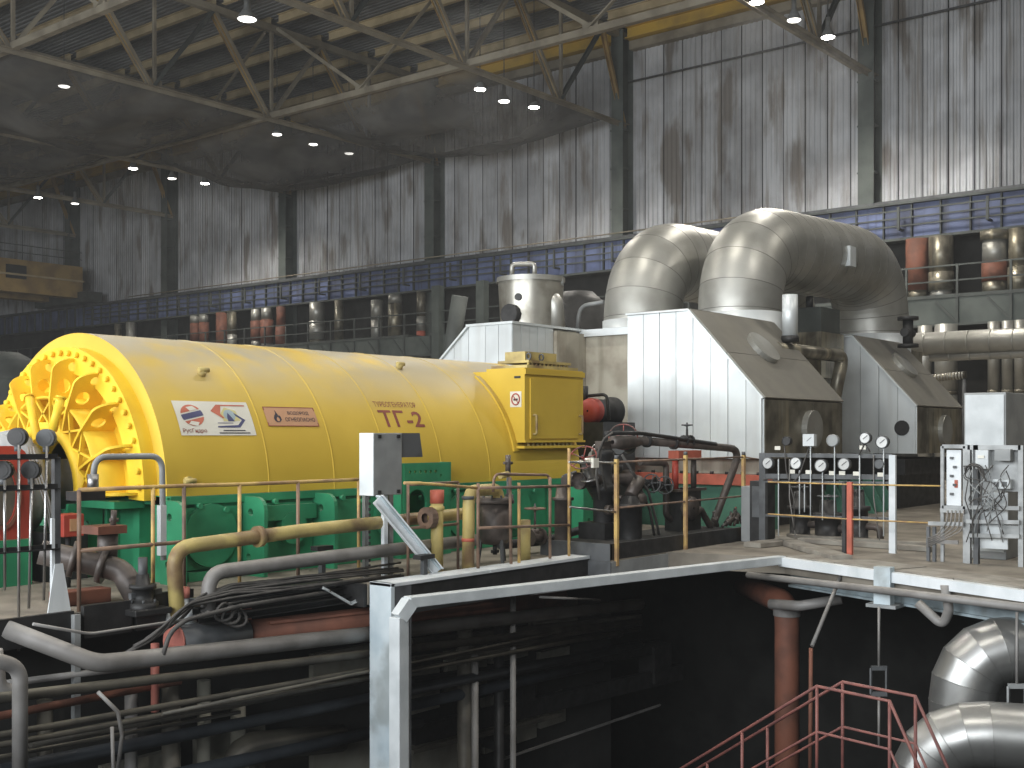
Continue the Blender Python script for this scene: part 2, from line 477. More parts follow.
# columns
for i, yc in enumerate(COLS):
    lab = ['dark steel wall column beyond the right end of the lagged pipes', 'dark steel wall column above the nearer crossover pipe, lamp truss on its head', 'dark steel wall column above the farther crossover pipe',
           'dark steel wall column above the insulated vessel', 'dark steel wall column over the middle of the yellow generator', 'dark steel wall column over the white emblem sign of the generator',
           'dark steel wall column over the top of the generator end', 'hazy dark wall column beside the overhead crane', 'last hazy wall column at the far end'][i]
    cth = thing('wall_column', lab, 'column', (XW - .5, yc, -.0), group='columns along the back wall', kind='structure')
    G().box(XW - .95, XW - .9, yc - .33, yc + .33, 0, 20.6).build('flange', m_colm, cth)
    G().box(XW - .9, XW - .1, yc - .05, yc + .05, 0, 20.6).build('web', m_colm, cth)
    G().box(XW - .1, XW - .06, yc - .33, yc + .33, 0, 20.6).build('flange', m_colm, cth)
    for z in (12.2, 14.1, 15.9):
        G().box(XW - .97, XW - .5, yc - .36, yc + .36, z, z + .06).build('stiffener', m_colm, cth)

# roof: deck, purlins
ce = thing('ceiling', None, None, (25, 50, 20.3), kind='structure')
vs, fs = [], []
xs = []
x = 0.
while x < 46.6:
    xs += [(x, 21.2), (x + .11, 21.2), (x + .14, 21.12), (x + .25, 21.12)]
    x += .28
for yy in (-22, 112): vs += [(a, yy, z) for a, z in xs]
m = len(xs)
fs = [(i, i + 1, m + i + 1, m + i) for i in range(m - 1)]
G().add(vs, fs).build('roof_deck', m_deck, ce)
G().box(-14, 0, -22, 112, 21.1, 21.3).build('roof_slab', m_deck, ce)
G().box(-14, 46.9, -22, 112, 21.4, 21.5).build('roof_cover', m_deck, ce)
me_pur = mesh_of(G().ibeam((0, -5.75, 0), (0, 5.75, 0), .22, .42, .035), 'purlin', m_purlin)
for k in range(11):
    for yc in COLS[:-1]:
        put(me_pur, 'purlin', ce, (44.4 - 3.1 * k, yc + 6.03, 20.88))

# trusses
LN = [46.2, 41.1, 34.85, 28.6, 22.4, 16.2, 10.0]
UN = [44.4, 38.0, 31.75, 25.5, 19.3, 13.1]
TLAB = ['roof truss out of sight past the lagged pipes', 'roof truss over the nearer crossover pipe with bright lamps along it', 'roof truss whose end meets the wall above the farther crossover pipe', 'roof truss reaching the wall above the insulated vessel',
        'roof truss over the middle of the yellow generator', 'roof truss over the generator sign, hung below the torn net', 'distant roof truss over the generator end', 'hazy roof truss near the overhead crane', 'last hazy roof truss at the far end']
ZL, ZU = 16.25, 20.2
for i, yc in enumerate(COLS):
    t = thing('roof_truss', TLAB[i], 'truss', (28, yc, ZL), group='roof trusses', kind='structure')
    for s_ in (-.11, .11):
        G().angle((46.2, yc + s_, ZL), (8, yc + s_, ZL), .17 * (1 if s_ > 0 else -1), .025).build('lower_chord', m_truss, t)
    G().beam((46.2, yc, ZU + .25), (8, yc, ZU + .25), .3, .3).build('upper_chord', m_truss, t)
    for k, a in enumerate(LN):
        if k < len(UN):
            G().channel((a, yc, ZL), (UN[k], yc, ZU + .2), .16, .24, .03, up=(0, 1, 0)).build('diagonal', m_truss if k else m_trussy, t)
        if k:
            G().channel((a, yc, ZL), (UN[k-1], yc, ZU + .2), .14, .22, .03, up=(0, 1, 0)).build('diagonal', m_trussy if k == 0 else m_girder if k % 2 else m_truss, t)
            G().beam((a + .05, yc, ZL), (a + .05, yc, ZU + .2), .13, .13).build('vertical_strut', m_truss, t)
            G().box(a - .4, a + .4, yc - .02, yc + .02, ZL - .12, ZL + .4).build('gusset_plate', m_truss, t)
    # the yellow ties lean toward the wall
    for k in range(1, 5):
        G().channel((LN[k], yc + .05, ZL + .1), (UN[k], yc + .05, ZU + .1), .2, .26, .03, up=(0, 1, 0)).build('diagonal', m_trussy, t)

# longitudinal ties with mid-bay bracing
for X_, lab in ((34.85, 'long pale roof tie running between trusses over the whole hall, nearer the back wall'), (22.4, 'long pale roof tie running between trusses at the top corner over the generator')):
    t = thing('roof_tie', lab, 'tie beam', (X_, 50, ZL), kind='structure')
    for i, yc in enumerate(COLS[:-1]):
        G().beam((X_, yc, ZL + .12), (X_, yc + 12.07, ZL + .12), .26, .26).build('tie_bar', m_truss, t)
        mid = yc + 6.03
        G().angle((X_, mid, ZL + .2), (X_, yc + .3, ZU + .1), .16, .03).build('brace', m_truss, t)
        G().angle((X_, mid, ZL + .2), (X_, yc + 11.7, ZU + .1), .16, .03).build('brace', m_truss, t)
        G().box(X_ - .02, X_ + .02, mid - .35, mid + .35, ZL, ZL + .45).build('gusset_plate', m_truss, t)

# dark netting slung under the roof
def net(x0, x1, y0, y1, z, sag, label, seed):
    rr = random.Random(seed)
    n, vs, fs = 48, [], []
    ph = [rr.uniform(0, 6) for _ in range(6)]
    for j in range(n + 1):
        for i in range(n + 1):
            u, v = i / n, j / n
            e = (math.sin(math.pi * u) ** .6) * (math.sin(math.pi * v) ** .6) if 0 < u < 1 and 0 < v < 1 else 0
            d = sag * e * (1 + .25 * math.sin(7*u + ph[0]) * math.sin(5*v + ph[1])) + .16 * math.sin(13*u + ph[2] + 3*v) * e + .12 * math.sin(17*v + ph[3] + 4*u) * e + .06 * math.sin(29*u - 11*v + ph[4]) * e + .05 * math.sin(31*v + 9*u + ph[5]) * e
            vs.append((x0 + (x1-x0)*u, y0 + (y1-y0)*v, z - d - .35*abs(math.sin(4*math.pi*u))*(1-e)*.4))
    for j in range(n):
        for i in range(n):
            a = j*(n+1)+i
            fs.append((a, a+1, a+n+2, a+n+1))
    G().add(vs, fs, True).build('safety_net', m_net, label=label, cat='net', group='dark nets slung under the roof')
net(35.0, 45.4, COLS[2] + .3, COLS[3] - .2, 16.5, 1.5, 'dark sagging net in front of the wall between the two middle columns', 1)
net(35.0, 45.4, COLS[3] + .3, COLS[4] - .2, 16.4, 1.4, 'dark sagging net high over the middle of the generator', 2)
net(22.8, 34.6, COLS[3] + .3, COLS[4] - .2, 16.4, 1.2, 'dark sagging net at the left under the ochre trusses', 3)
net(22.8, 34.6, COLS[4] + .3, COLS[5] - .2, 16.4, .8, 'dark net in the far left corner of the roof', 4)

# lamps hung from the roof steel
LAMP_W = 1750
def lamp(px, py, z, label, power=0, r=.25):
    lamp_at(P(px, py, Z=z), label, power, r)
def lamp_at(p, label, power, r, long=False):
    t = thing('high_bay_lamp', label, 'lamp', p, group='lamps hung from the roof steel')
    G().lathe([(.02, r), (.16, r*.86), (.36, r*.4), (.5, r*.33), (.75, r*.33), (.75, .02)], p, 'z', 20).build('reflector', m_lampshade, t)
    G().lathe([(.03, r*.93), (.0, r*.8), (-.03, .001)], p, 'z', 20).build('bulb_glass', m_lamp if power else m_lampdim, t)
    G().cyl(p + V((0, 0, .75)), p + V((0, 0, 21.15 - p.z)), .02, 6).build('hanger', m_dgrey, t)
    if power:
        l = bpy.data.lights.new('lamp_light', 'SPOT'); l.energy = power; l.spot_size = R(150); l.spot_blend = .6; l.color = (1, .95, .86); l.shadow_soft_size = .3
        o = bpy.data.objects.new('lamp_light', l); col.objects.link(o); o.parent = t; o.location = (0, 0, -.08)
for a in [(247, 20, 16.0, 'grey bell lamp hanging alone below the roof at the top', 0, .34), (64, 87, 16.0, 'small lamp under the torn net at the left', 0),
          (133, 169, 15.9, 'bright lamp where tie and truss cross above the generator end', 1500), (205, 184, 15.9, 'bright lamp on the wall side above the white emblem sign', 1800),
          (38, 198, 15.9, 'bright lamp in the hazy corner at the far left', 900), (277, 135, 15.9, 'small lamp below the crossing of tie and truss', 0), (313, 145, 15.9, 'small lamp hung against the dark net over the generator', 0),
          (349, 154, 15.9, 'small dim lamp at the lower edge of the dark net', 0), (480, 90, 15.9, 'first of three lamps in a row under the truss over the middle', 900), (504, 102, 15.9, 'middle one of three lamps in a row under the truss', 900),
          (534, 108, 15.9, 'last of three lamps in a row, nearest the wall', 900), (757, 3, 16.1, 'bright lamp at the upper edge over the crossover pipes', 2600), (794, 21, 15.9, 'dimmer lamp between two bright ones over the crossover pipes', 0),
          (828, 38, 16.0, 'brightest lamp, beside the column above the nearer crossover pipe', 2600), (172, 179, 15.9, 'faint lamp between the two bright wall lamps', 0), (75, 204, 15.9, 'faint lamp in the hazy distance at the left', 0)]:
    lamp(*a)

# unseen lamps added above the machines and the camera to brighten the hall
k_ = 0
for X_, spot in ((28.6, 'wall-side'), (16.2, 'middle'), (4.0, 'window-side')):
    for j, yc in enumerate(COLS[:5]):
        word = ['first', 'second', 'third', 'fourth', 'fifth'][j]
        if X_ > 20 and j > 2: continue
        p = V((X_, yc - 6.0, 15.9))
        lamp_at(p, '%s unseen lamp added in the %s row overhead' % (word, spot), LAMP_W, .35, True)
# crane girder along the back wall
cg = thing('crane_girder', 'long blue crane girder with stiffeners along the back wall', 'girder', (GX, 50, 9.3), kind='structure')
YG = [2 + 1.12 * k for k in range(92)]
me_pan = mesh_of(G().box(-.02, .02, 0, 1.06, 0, 1.32), 'web_panel', m_blue)
me_stf = mesh_of(G().box(-.16, 0, -.03, .03, 0, 1.32), 'stiffener', m_girder)
for y in YG:
    put(me_pan, 'web_panel', cg, (GX, y + .03, 9.32))
    put(me_stf, 'stiffener', cg, (GX, y, 9.32))
G().box(GX - .25, GX + .3, 2, 105, 10.64, 10.72).build('top_flange', m_girder, cg)
G().box(GX - .25, GX + .3, 2, 105, 9.22, 9.32).build('bottom_flange', m_girder, cg)
G().box(GX - .06, GX + .06, 2, 105, 10.72, 10.86).build('crane_rail', m_dgrey, cg)
G().box(GX + .3, XW - .95, 2, 105, 10.5, 10.6).build('walkway', m_girder, cg)
cr = thing('conductor_rails', 'thin conductor rails on brackets in front of the blue girder', 'rail', (GX - .5, 50, 9.5), kind='structure')
for z in (9.75, 10.05, 10.35):
    G().beam((GX - .45, 2, z), (GX - .45, 75, z), .05, .06).build('rail', m_girder, cr)
y = 3.5
while y < 75:
    G().box(GX - .47, GX - .02, y - .04, y + .04, 9.6, 9.68).add([], []).box(GX - .52, GX - .45, y - .05, y + .05, 9.6, 10.5).build('bracket', m_girder, cr)
    y += 3.36
G().tube([(GX - .3, 22, 10.95), (GX - .3, 70, 10.95)], .035, 6).build('rail', m_truss, cr)

# gallery under the girder
gl = thing('pipe_gallery', 'dark green steel gallery with railing below the crane girder', 'gallery', (44, 40, 5.7), kind='structure')
G().box(43.8, 46, 2, 38.4, 6.72, 6.85).build('deck', m_girder, gl)
G().box(43.8, 46, 42.6, 105, 6.72, 6.85).build('deck', m_girder, gl)
G().box(43.84, 43.9, 2, 105, 5.75, 6.72).build('edge_beam', m_colm, gl)
G().box(43.7, 44.05, 2, 105, 5.66, 5.75).build('edge_flange', m_girder, gl)
me_gp = mesh_of(G().box(-.04, .04, -.04, .04, 0, 1.1), 'rail_post', m_girder)
me_gb = mesh_of(G().beam((0, 0, 0), (0, .8, .85), .06, .08).box(-.05, .0, -.05, .05, 0, .95), 'web_bracket', m_girder)
y = 3.0
while y < 90:
    put(me_gp, 'rail_post', gl, (43.85, y, 6.85)); put(me_gb, 'web_bracket', gl, (43.82, y, 5.76))
    y += 1.9
for z in (7.35, 7.92):
    G().beam((43.85, 2, z), (43.85, 90, z), .05, .06).build('hand_rail', m_girder, gl)
for yy in (37.4, 40.4):
    G().box(43.5, 43.9, yy - .25, yy + .25, 0, 9.2).build('post', m_colm, gl)

# lagged vertical pipes standing on / passing the gallery
def vpipe(px, w_px, X_, z0, z1, bands, label):
    p = P(px, 434, X=X_)
    d = p.x * C_ + p.y * S_
    r = w_px / 2 * d / FOC
    t = thing('vertical_pipe', label, 'pipe', (p.x, p.y, z0), group='lagged pipes at the gallery')
    z = z0
    for (h, mt, k) in bands:
        h = h * (z1 - z0)
        G().lathe([(z, 0.01), (z, r*k), (z + h, r*k), (z + h, .01)], (p.x, p.y, 0), 'z', 18).build('lagging', mt, t)
        z += h
aa, rr_, dk = m_pipe_alu, m_rust, m_dirtyshade
for (px, w_, z0, z1, bands, lab) in [
    (917, 22, 6.85, 9.2, [(.15, dk, .9), (.85, rr_, 1)], 'red-jacketed vertical pipe just right of the crossover elbow, on the gallery'),
    (941, 25, 6.85, 9.2, [(.12, aa, .85), (.3, dk, 1), (.58, dk, .95)], 'dull grey vertical pipe beside the red-jacketed one on the gallery'),
    (995, 27, 6.85, 9.2, [(.2, dk, .9), (.3, rr_, .95), (.35, aa, .9), (.15, dk, 1.05)], 'vertical pipe with silver and red bands near the picture edge'),
    (1019, 22, 6.85, 9.2, [(.4, dk, 1), (.6, dk, .9)], 'vertical pipe on the gallery cut by the picture edge'),
    (195, 10, 6.85, 9.2, [(.3, aa, 1), (.5, rr_, 1), (.2, aa, 1)], 'slim red and silver vertical pipe, left of a close pair above the generator'),
    (204, 10, 6.85, 9.2, [(.25, aa, 1), (.55, rr_, 1), (.2, aa, 1)], 'slim red and silver vertical pipe, right of a close pair above the generator'),
    (222, 12, 6.85, 9.2, [(1, rr_, 1)], 'plain red vertical pipe above the generator barrel'),
    (232, 10, 6.85, 9.2, [(.4, aa, 1), (.6, dk, 1)], 'silver vertical pipe right beside the plain red one'),
    (256, 11, 6.85, 9.2, [(.2, aa, .9), (.5, rr_, 1), (.3, aa, .9)], 'red vertical pipe with silver ends, second red pair above the generator'),
    (267, 13, 6.85, 9.2, [(.1, aa, .9), (.6, rr_, 1), (.3, aa, .9)], 'broad red vertical pipe of the second pair above the generator'),
    (281, 11, 6.85, 9.2, [(.5, rr_, 1), (.5, rr_, .85)], 'thin red vertical pipe above the middle of the generator'),
    (317, 16, 6.85, 9.2, [(.1, dk, .9), (.45, aa, 1), (.45, aa, .94)], 'shiny silver vertical pipe above the generator'),
    (339, 9, 6.85, 9.2, [(1, dk, 1)], 'thin dark vertical pipe behind the gallery railing'),
    (377, 12, 6.85, 9.0, [(.5, aa, 1), (.5, aa, 1.02)], 'bright silver vertical pipe above the painted generator number'),
    (395, 14, 6.85, 9.2, [(.8, dk, 1), (.2, aa, 1)], 'dark vertical pipe right of the bright silver one'),
    (421, 9, 6.6, 9.2, [(.2, m_redbeam, 1), (.3, aa, 1), (.5, dk, 1)], 'slim vertical pipe with a red foot by the gallery end post'),
    (131, 10, 6.85, 9.2, [(1, aa, 1)], 'hazy silver vertical pipe over the generator end'),
    (118, 7, 6.85, 9.2, [(1, dk, 1)], 'hazy thin vertical pipe over the generator end')]:
    vpipe(px, w_, 45.0, z0, z1, bands, lab)
for (px, w_, lab) in [(925, 14, 'mirror-bright vertical pipe under the gallery, nearest the crossover elbow'), (946, 22, 'broad mirror-bright vertical pipe under the gallery'), (994, 12, 'slim mirror-bright vertical pipe, one of two under the gallery'),
                      (1008, 12, 'second slim mirror-bright vertical pipe under the gallery'), (1021, 13, 'mirror-bright vertical pipe under the gallery at the picture edge')]:
    vpipe(px, w_, 42.5, 0, 5.6, [(.55, m_pipe_alu, 1), (.02, dk, 1.04), (.43, m_pipe_alu, 1)], lab)

# overhead crane at the far end
cn = thing('overhead_crane', 'ochre overhead travelling crane in the hazy far end', 'crane', (30, 77, 10.9))
G().box(14, 44.6, 75.2, 76.2, 11.2, 13.4).build('bridge_girder', m_trussy, cn)
G().box(14, 44.6, 79.0, 80.0, 11.2, 13.4).build('bridge_girder', m_trussy, cn)
G().box(44.2, 45.4, 74, 81, 10.86, 11.6).build('end_carriage', m_girder, cn)
G().box(39.0, 40.4, 75.1, 75.22, 12.1, 13.0).build('cab_window', m_black, cn)
G().box(14, 44.6, 75.0, 75.2, 12.3, 12.42).build('flange_strip', m_purlin, cn)
for z in (13.9, 14.4):
    G().beam((14, 75.3, z), (44.6, 75.3, z), .06, .06).build('hand_rail', m_girder, cn)
# dusty hopper under the crane
q = P(6, 434, X=29)
hp = thing('steel_hopper', 'large dusty steel hopper in the haze behind the generator end', 'hopper', (q.x, q.y, 0))
G().lathe([(0, .9), (2.4, .9), (4.0, 1.5), (5.2, 1.5), (5.7, .6), (5.7, .01)], (q.x, q.y, 0), 'z', 24).build('shell', m_girder, hp)
G().lathe([(4.3, 1.52), (4.4, 1.56), (4.5, 1.52)], (q.x, q.y, 0), 'z', 24).build('band', m_girder, hp)

# window wall behind the camera
wf = thing('wall_front', None, None, (-14, 13, 0), kind='structure')
G().box(-14.6, -14.1, -22, 112, 0, 2.8).build('wall_core', m_paleconc, wf)
G().box(-14.6, -14.1, -22, 112, 12.2, 21).build('wall_core', m_paleconc, wf)
G().box(-14.6, -14.1, 35.2, 112, 2.8, 12.2).build('wall_core', m_paleconc, wf)
G().box(-14.6, -14.1, -22, -9.2, 2.8, 12.2).build('wall_core', m_paleconc, wf)

# ================================================================== generator
YC, ZC, RB, X0, X1 = 13.0, .97, 1.90, 7.60, 15.42
gen = thing('turbo_generator', 'huge yellow generator barrel on a green frame, hydrogen notice and number painted on it', 'generator', (12, YC, 0))
def on(X_, phi, r=RB):
    return V((X_, YC - r * math.cos(R(phi)), ZC + r * math.sin(R(phi))))
def arc_lathe(prof, seg=64, lo=-2, hi=182):
    """half shell over the axis: profile (X, r)"""
    g = G(); vs, fs = [], []
    for x, r in prof:
        vs += [on(x, lo + (hi-lo)*k/seg, r) for k in range(seg+1)]
    m = seg + 1
    for i in range(len(prof)-1):
        fs += [(i*m+k, i*m+k+1, (i+1)*m+k+1, (i+1)*m+k) for k in range(seg)]
    return g.add(vs, fs, True)
barrel = G()
for pr in ([(X0, RB), (X1, RB)],):
    barrel.add(arc_lathe(pr).v, arc_lathe(pr).f, True)
for x in (X0, X1):
    a = arc_lathe([(x, 1.55 if x == X0 else .3), (x, RB)]); barrel.add(a.v, a.f, False)
barrel = barrel.build('barrel', m_yel, gen)
for x in (9.03, 10.08, 11.0, 12.1, 13.15):
    arc_lathe([(x - .012, RB), (x - .006, RB + .007), (x + .006, RB + .007), (x + .012, RB)]).build('weld_seam', m_yel, barrel)
# end shield with bolted flange, radial ribs and hub
shield = G()
for pr in ([(X0, 1.72), (X0 - .17, 1.72)], [(X0 - .17, 1.72), (X0 - .17, 1.42)], [(X0 - .17, 1.42), (X0 - .02, 1.38)], [(X0 - .02, 1.38), (X0 - .02, .66)]):
    a = arc_lathe(pr, 56); shield.add(a.v, a.f, len(shield.v) == 0)
shield = shield.build('end_shield', m_yel2, gen)
arc_lathe([(X0 - .02, .82), (X0 - .42, .82), (X0 - .42, .70), (X0 - .02, .66)], 48).build('hub_ring', m_yel2, shield)
arc_lathe([(X0 - .02, 1.13), (X0 - .40, 1.13), (X0 - .40, 1.10), (X0 - .02, 1.10)], 48).build('stiffening_ring', m_yel2, shield)
bolt = mesh_of(G().cyl((0, 0, 0), (-.05, 0, 0), .034, 8), 'bolt', m_yel2)
for k in range(29):
    put(bolt, 'bolt', shield, on(X0 - .17, 3 + 6.2 * k, 1.65))
# ribs: plates in planes through the axis, rounded shoulder, round hole
rib_out = [(.78, .0), (1.60, .0), (1.60, .14)] + [(1.60 - .16*(1-math.cos(R(a))), .15 + .27*math.sin(R(a))) for a in range(10, 91, 10)] + [(1.1, .42), (.78, .38)]
notch = circle(1.50, .17, .055, 12); hole = circle(1.27, .26, .085, 16)
for k in range(10):
    ph = 1 + 19.8 * k
    radial = V((0, -math.cos(R(ph)), math.sin(R(ph))))
    g = G().plate([rib_out, notch, hole], (X0 - .02, YC, ZC), radial, (-1, 0, 0), .03)
    g.build('rib', m_yel2, shield)
# slanted web straps and inner plates between the ribs
for k in range(9):
    ph = 1 + 19.8 * k
    for a, b_ in ((0, 19.8), (19.8, 0)):
        G().beam(on(X0 - .38, ph + a, .80), on(X0 - .38, ph + b_, 1.12), .025, .05, up=(1, 0, 0)).build('web_strap', m_yel2, shield)
# oil pipes standing on the shield
for p0, p1 in (((88, 430), (113, 560)), ((183, 432), (158, 530))):
    a = P(p0[0] / 3.012, 255 + p0[1] / 3.012, X=6.95); b = P(p1[0] / 3.012, 255 + p1[1] / 3.012, X=6.85)
    G().cyl(a, b, .05, 12).cyl(a, a + (a - b).normalized() * .02, .06, 12).build('oil_pipe', m_yel2, gen)
# lifting lugs
for (x, ph) in ((8.5, 47.3), (7.86, 4.5), (12.2, 60), (15.6, 62)):
    c = on(x, ph); nr = (c - V((x, YC, ZC))).normalized()
    G().cyl(c - nr*.02, c + nr*.07, .05, 10).cyl(c + nr*.07 - V((.07, 0, 0)), c + nr*.07 + V((.07, 0, 0)), .03, 8).build('lug', m_yelpipe, gen)

# printed notices and painted letters on the barrel (bent to its curve)
def curved_sheet(x0, x1, p0, p1, r, nx=2, nphi=8):
    g = G(); vs, fs = [], []
    for j in range(nphi+1):
        for i in range(nx+1):
            vs.append(on(x0 + (x1-x0)*i/nx, p0 + (p1-p0)*j/nphi, r))
    for j in range(nphi):
        for i in range(nx): a = j*(nx+1)+i; fs.append((a, a+1, a+nx+2, a+nx+1))
    return g.add(vs, fs)
def print_poly(x0, x1, p0, p1, r, polys, mat, parent, name):
    """polygons in unit sheet coordinates (u right, v up)"""
    g = G()
    for po in polys:
        vs = [on(x0 + (x1-x0)*u, p0 + (p1-p0)*v, r) for u, v in po]
        tri = tessellate_polygon([[V((u, v, 0)) for u, v in po]])
        g.add(vs, [tuple(t) for t in tri])
    return g.build(name, mat, parent)
def print_text(body, x0, x1, p0, p1, r, mat, parent, name, bold=0.):
    vs, fs, asp = text2d(body, bold)
    G().add([on(x0 + (x1-x0)*u, p0 + (p1-p0)*v, r) for u, v in vs], fs).build(name, mat, parent)
S = (7.87, 8.93, 20.4, 33.9)
sg = curved_sheet(*S, RB + .006).build('emblem_sign', m_print_wh, gen)
sg['label'] = 'white sign with a striped red and blue ball emblem'
def circ_clip(cx, cy, rx, ry, lo, hi, n=12):
    """part of an ellipse between two slanted lines (v measured along the tilt)"""
    pts = []
    for k in range(n*4):
        a = 2*math.pi*k/(n*4)
        u, v = math.cos(a), math.sin(a)
        if lo <= v <= hi: pts.append((u, v))
    pts.sort(key=lambda q: math.atan2(q[1]-(lo+hi)/2, q[0]))
    t = R(14)
    return [(cx + rx*(u*math.cos(t) - v*math.sin(t)), cy + ry*(u*math.sin(t) + v*math.cos(t))) for u, v in pts]
cx, cy, rx, ry = .205, .57, .145, .31
print_poly(*S, RB + .009, [circ_clip(cx, cy, rx, ry, .32, 1), circ_clip(cx, cy, rx, ry, -1, -.38)], m_print_or, sg, 'emblem_band')
print_poly(*S, RB + .009, [circ_clip(cx, cy, rx, ry, -.36, .30)], m_print_blue, sg, 'emblem_band')
print_poly(*S, RB + .011, [[(.15, .80), (.24, .84), (.29, .74), (.19, .69)], [(.17, .40), (.27, .36), (.24, .25), (.13, .31)]], m_print_wh, sg, 'emblem_gap')
print_text('РусГидро', S[0] + .035, S[0] + .36, S[2] + .7, S[2] + 2.5, RB + .009, m_print_red, sg, 'lettering', .01)
print_poly(*S, RB + .009, [[(.46, .70), (.56, .90), (.95, .90), (.95, .86), (.62, .86), (.58, .62)], [(.58, .62), (.46, .70), (.60, .48), (.62, .50)]], m_print_or, sg, 'picture_arrow')
print_poly(*S, RB + .009, [[(.50, .22), (.80, .22), (.90, .44), (.76, .66), (.78, .56), (.85, .44), (.78, .29), (.50, .26)], [(.51, .34), (.72, .34), (.72, .36), (.51, .36)], [(.66, .40), (.75, .40), (.72, .52), (.68, .66), (.66, .52)]], m_print_blue, sg, 'picture_arrow')
print_poly(*S, RB + .008, [[(.58, .62), (.66, .82), (.80, .72), (.83, .42), (.60, .40)]], m_print_yel, sg, 'picture_glow')
print_poly(*S, RB + .008, [circle(.70, .58, .08, 14, .17)], m_print_sky, sg, 'picture_sail')
print_poly(*S, RB + .009, [[(.56, .12), (.86, .12), (.86, .15), (.56, .15)], [(.50, .05), (.92, .05), (.92, .08), (.50, .08)]], m_print_dk, sg, 'caption_line')
S = (9.15, 9.965, 24.0, 32.2)
nt_ = curved_sheet(*S, RB + .006).build('hydrogen_notice', m_tan, gen)
nt_['label'] = 'tan notice with a black flame and two lines of letters'
fw = .018
print_poly(*S, RB + .009, [[(0, 0), (1, 0), (1, fw*2), (0, fw*2)], [(0, 1-fw*2), (1, 1-fw*2), (1, 1), (0, 1)], [(0, 0), (fw, 0), (fw, 1), (0, 1)], [(1-fw, 0), (1, 0), (1, 1), (1-fw, 1)]], m_print_red, nt_, 'border')
print_poly(*S, RB + .009, [[(.19, .2), (.24, .2), (.29, .32), (.285, .48), (.255, .58), (.25, .48), (.235, .62), (.215, .78), (.20, .82), (.205, .66), (.17, .54), (.145, .4), (.155, .28)]], m_print_dk, nt_, 'flame_symbol')
print_poly(*S, RB + .011, [[(.20, .24), (.235, .24), (.25, .34), (.225, .48), (.19, .36)]], m_tan, nt_, 'flame_core')
print_text('ВОДОРОД', 9.15 + .36, 9.15 + .70, 28.7, 30.3, RB + .009, m_print_dk, nt_, 'lettering', .012)
print_text('ОГНЕОПАСНО', 9.15 + .295, 9.15 + .775, 26.0, 27.7, RB + .009, m_print_dk, nt_, 'lettering', .012)
print_text('ТУРБОГЕНЕРАТОР', 11.09, 11.91, 33.5, 36.2, RB + .004, m_print_red, gen, 'painted_name', .0)
print_text('ТГ-2', 11.10, 11.93, 24.1, 31.9, RB + .004, m_print_red, gen, 'painted_number', .018)

# terminal box on the barrel's near side
bx0, bx1, byf, byb, bz0, bz1 = 13.84, 15.36, 11.0, 11.76, 1.52, 2.66
tb = G()
tb.box(bx0, bx1, byf, byb, bz0, bz1); tb.box(bx0 + .01, bx1 - .01, byf + .06, 12.6, 1.9, 2.62)
tb = tb.build('terminal_box', m_yel, gen)
G().box(bx0 + .12, bx1 - .16, byf - .025, byf, bz0 + .06, bz1 - .16).build('cover_plate', m_yel, tb)
G().box(bx0 - .01, bx1 + .01, byf - .03, byf, bz1 - .10, bz1 - .02).build('cover_rim', m_yel, tb)
G().box(bx0 - .02, bx1 + .02, byf - .03, byf, bz0, bz0 + .03).build('cover_rim', m_yel, tb)
for x in (bx0 + .18, bx1 - .14):
    G().tube(fillet([(x, byf - .02, bz0 + .42), (x, byf - .09, bz0 + .42), (x, byf - .09, bz0 + .13), (x, byf - .02, bz0 + .13)], .03), .018, 8).build('grip_handle', m_yelpipe, tb)
g = G(); g.box(bx0 + .1, bx1 - .1, byf + .03, byf + .75, bz1, bz1 + .05); g.box(bx0 + .2, bx1 - .22, byf + .08, byf + .7, bz1 + .09, bz1 + .13)
g.build('top_flange', m_yelpipe, tb)
G().box(bx0 + .26, bx1 - .45, byf + .2, byf + .6, bz1 + .13, bz1 + .27).build('bushing_cap', m_yelpipe, tb)
bt = mesh_of(G().cyl((0, 0, 0), (0, 0, .055), .022, 6), 'flange_bolt', m_yelpipe)
for k in range(11):
    put(bt, 'flange_bolt', tb, (bx0 + .24 + .1*k, byf + .12, bz1 + .05)); put(bt, 'flange_bolt', tb, (bx0 + .16 + .11*k, byf + .05, bz0 - .06))
for x in (bx0 + .3, bx0 + .62):
    G().tube([V((x, byf + .16 + .04*math.cos(a), bz1 + .19 + .05*math.sin(a))) for a in [k*math.pi/5 for k in range(10)]], .014, 6, True).build('eye_bolt', m_dgrey, tb)
G().box(bx0 - .03, bx1 + .02, byf - .02, byf + .25, bz0 - .09, bz0 - .05).build('bottom_flange', m_yel, tb)
# saddle strip where the box meets the barrel
g = G(); vs, fs = [], []
for k in range(17):
    ph = 12.5 + 43*k/16
    vs += [on(bx0 - .10, ph, RB), on(bx0 - .10, ph, RB + .03), on(bx0 + .02, ph, RB + .03), on(bx0 + .02, ph, RB)]
for k in range(16):
    for i in range(4): fs.append((4*k+i, 4*k+(i+1) % 4, 4*k+4+(i+1) % 4, 4*k+4+i))
g.add(vs, fs).build('saddle_strip', m_yel, tb)
G().box(bx0 - .006, bx0, byf + .06, byf + .28, 2.06, 2.30).build('warning_sticker', m_print_wh, tb)
ns = V((bx0 - .009, byf + .17, 2.18))
G().tube([ns + V((0, .075*math.cos(a), .085*math.sin(a))) for a in [k*math.pi/10 for k in range(20)]], .011, 5, True).build('prohibition_ring', m_red, tb)
G().beam(ns + V((0, .055, .06)), ns + V((0, -.055, -.06)), .008, .016, up=(1, 0, 0)).build('prohibition_bar', m_red, tb)
G().box(bx0 - .012, bx0 - .007, byf + .13, byf + .21, 2.16, 2.19).build('sticker_symbol', m_print_dk, tb)
G().box(bx0 - .006, bx0, byf + .08, byf + .2, 2.50, 2.535).build('name_plate', m_black, tb)

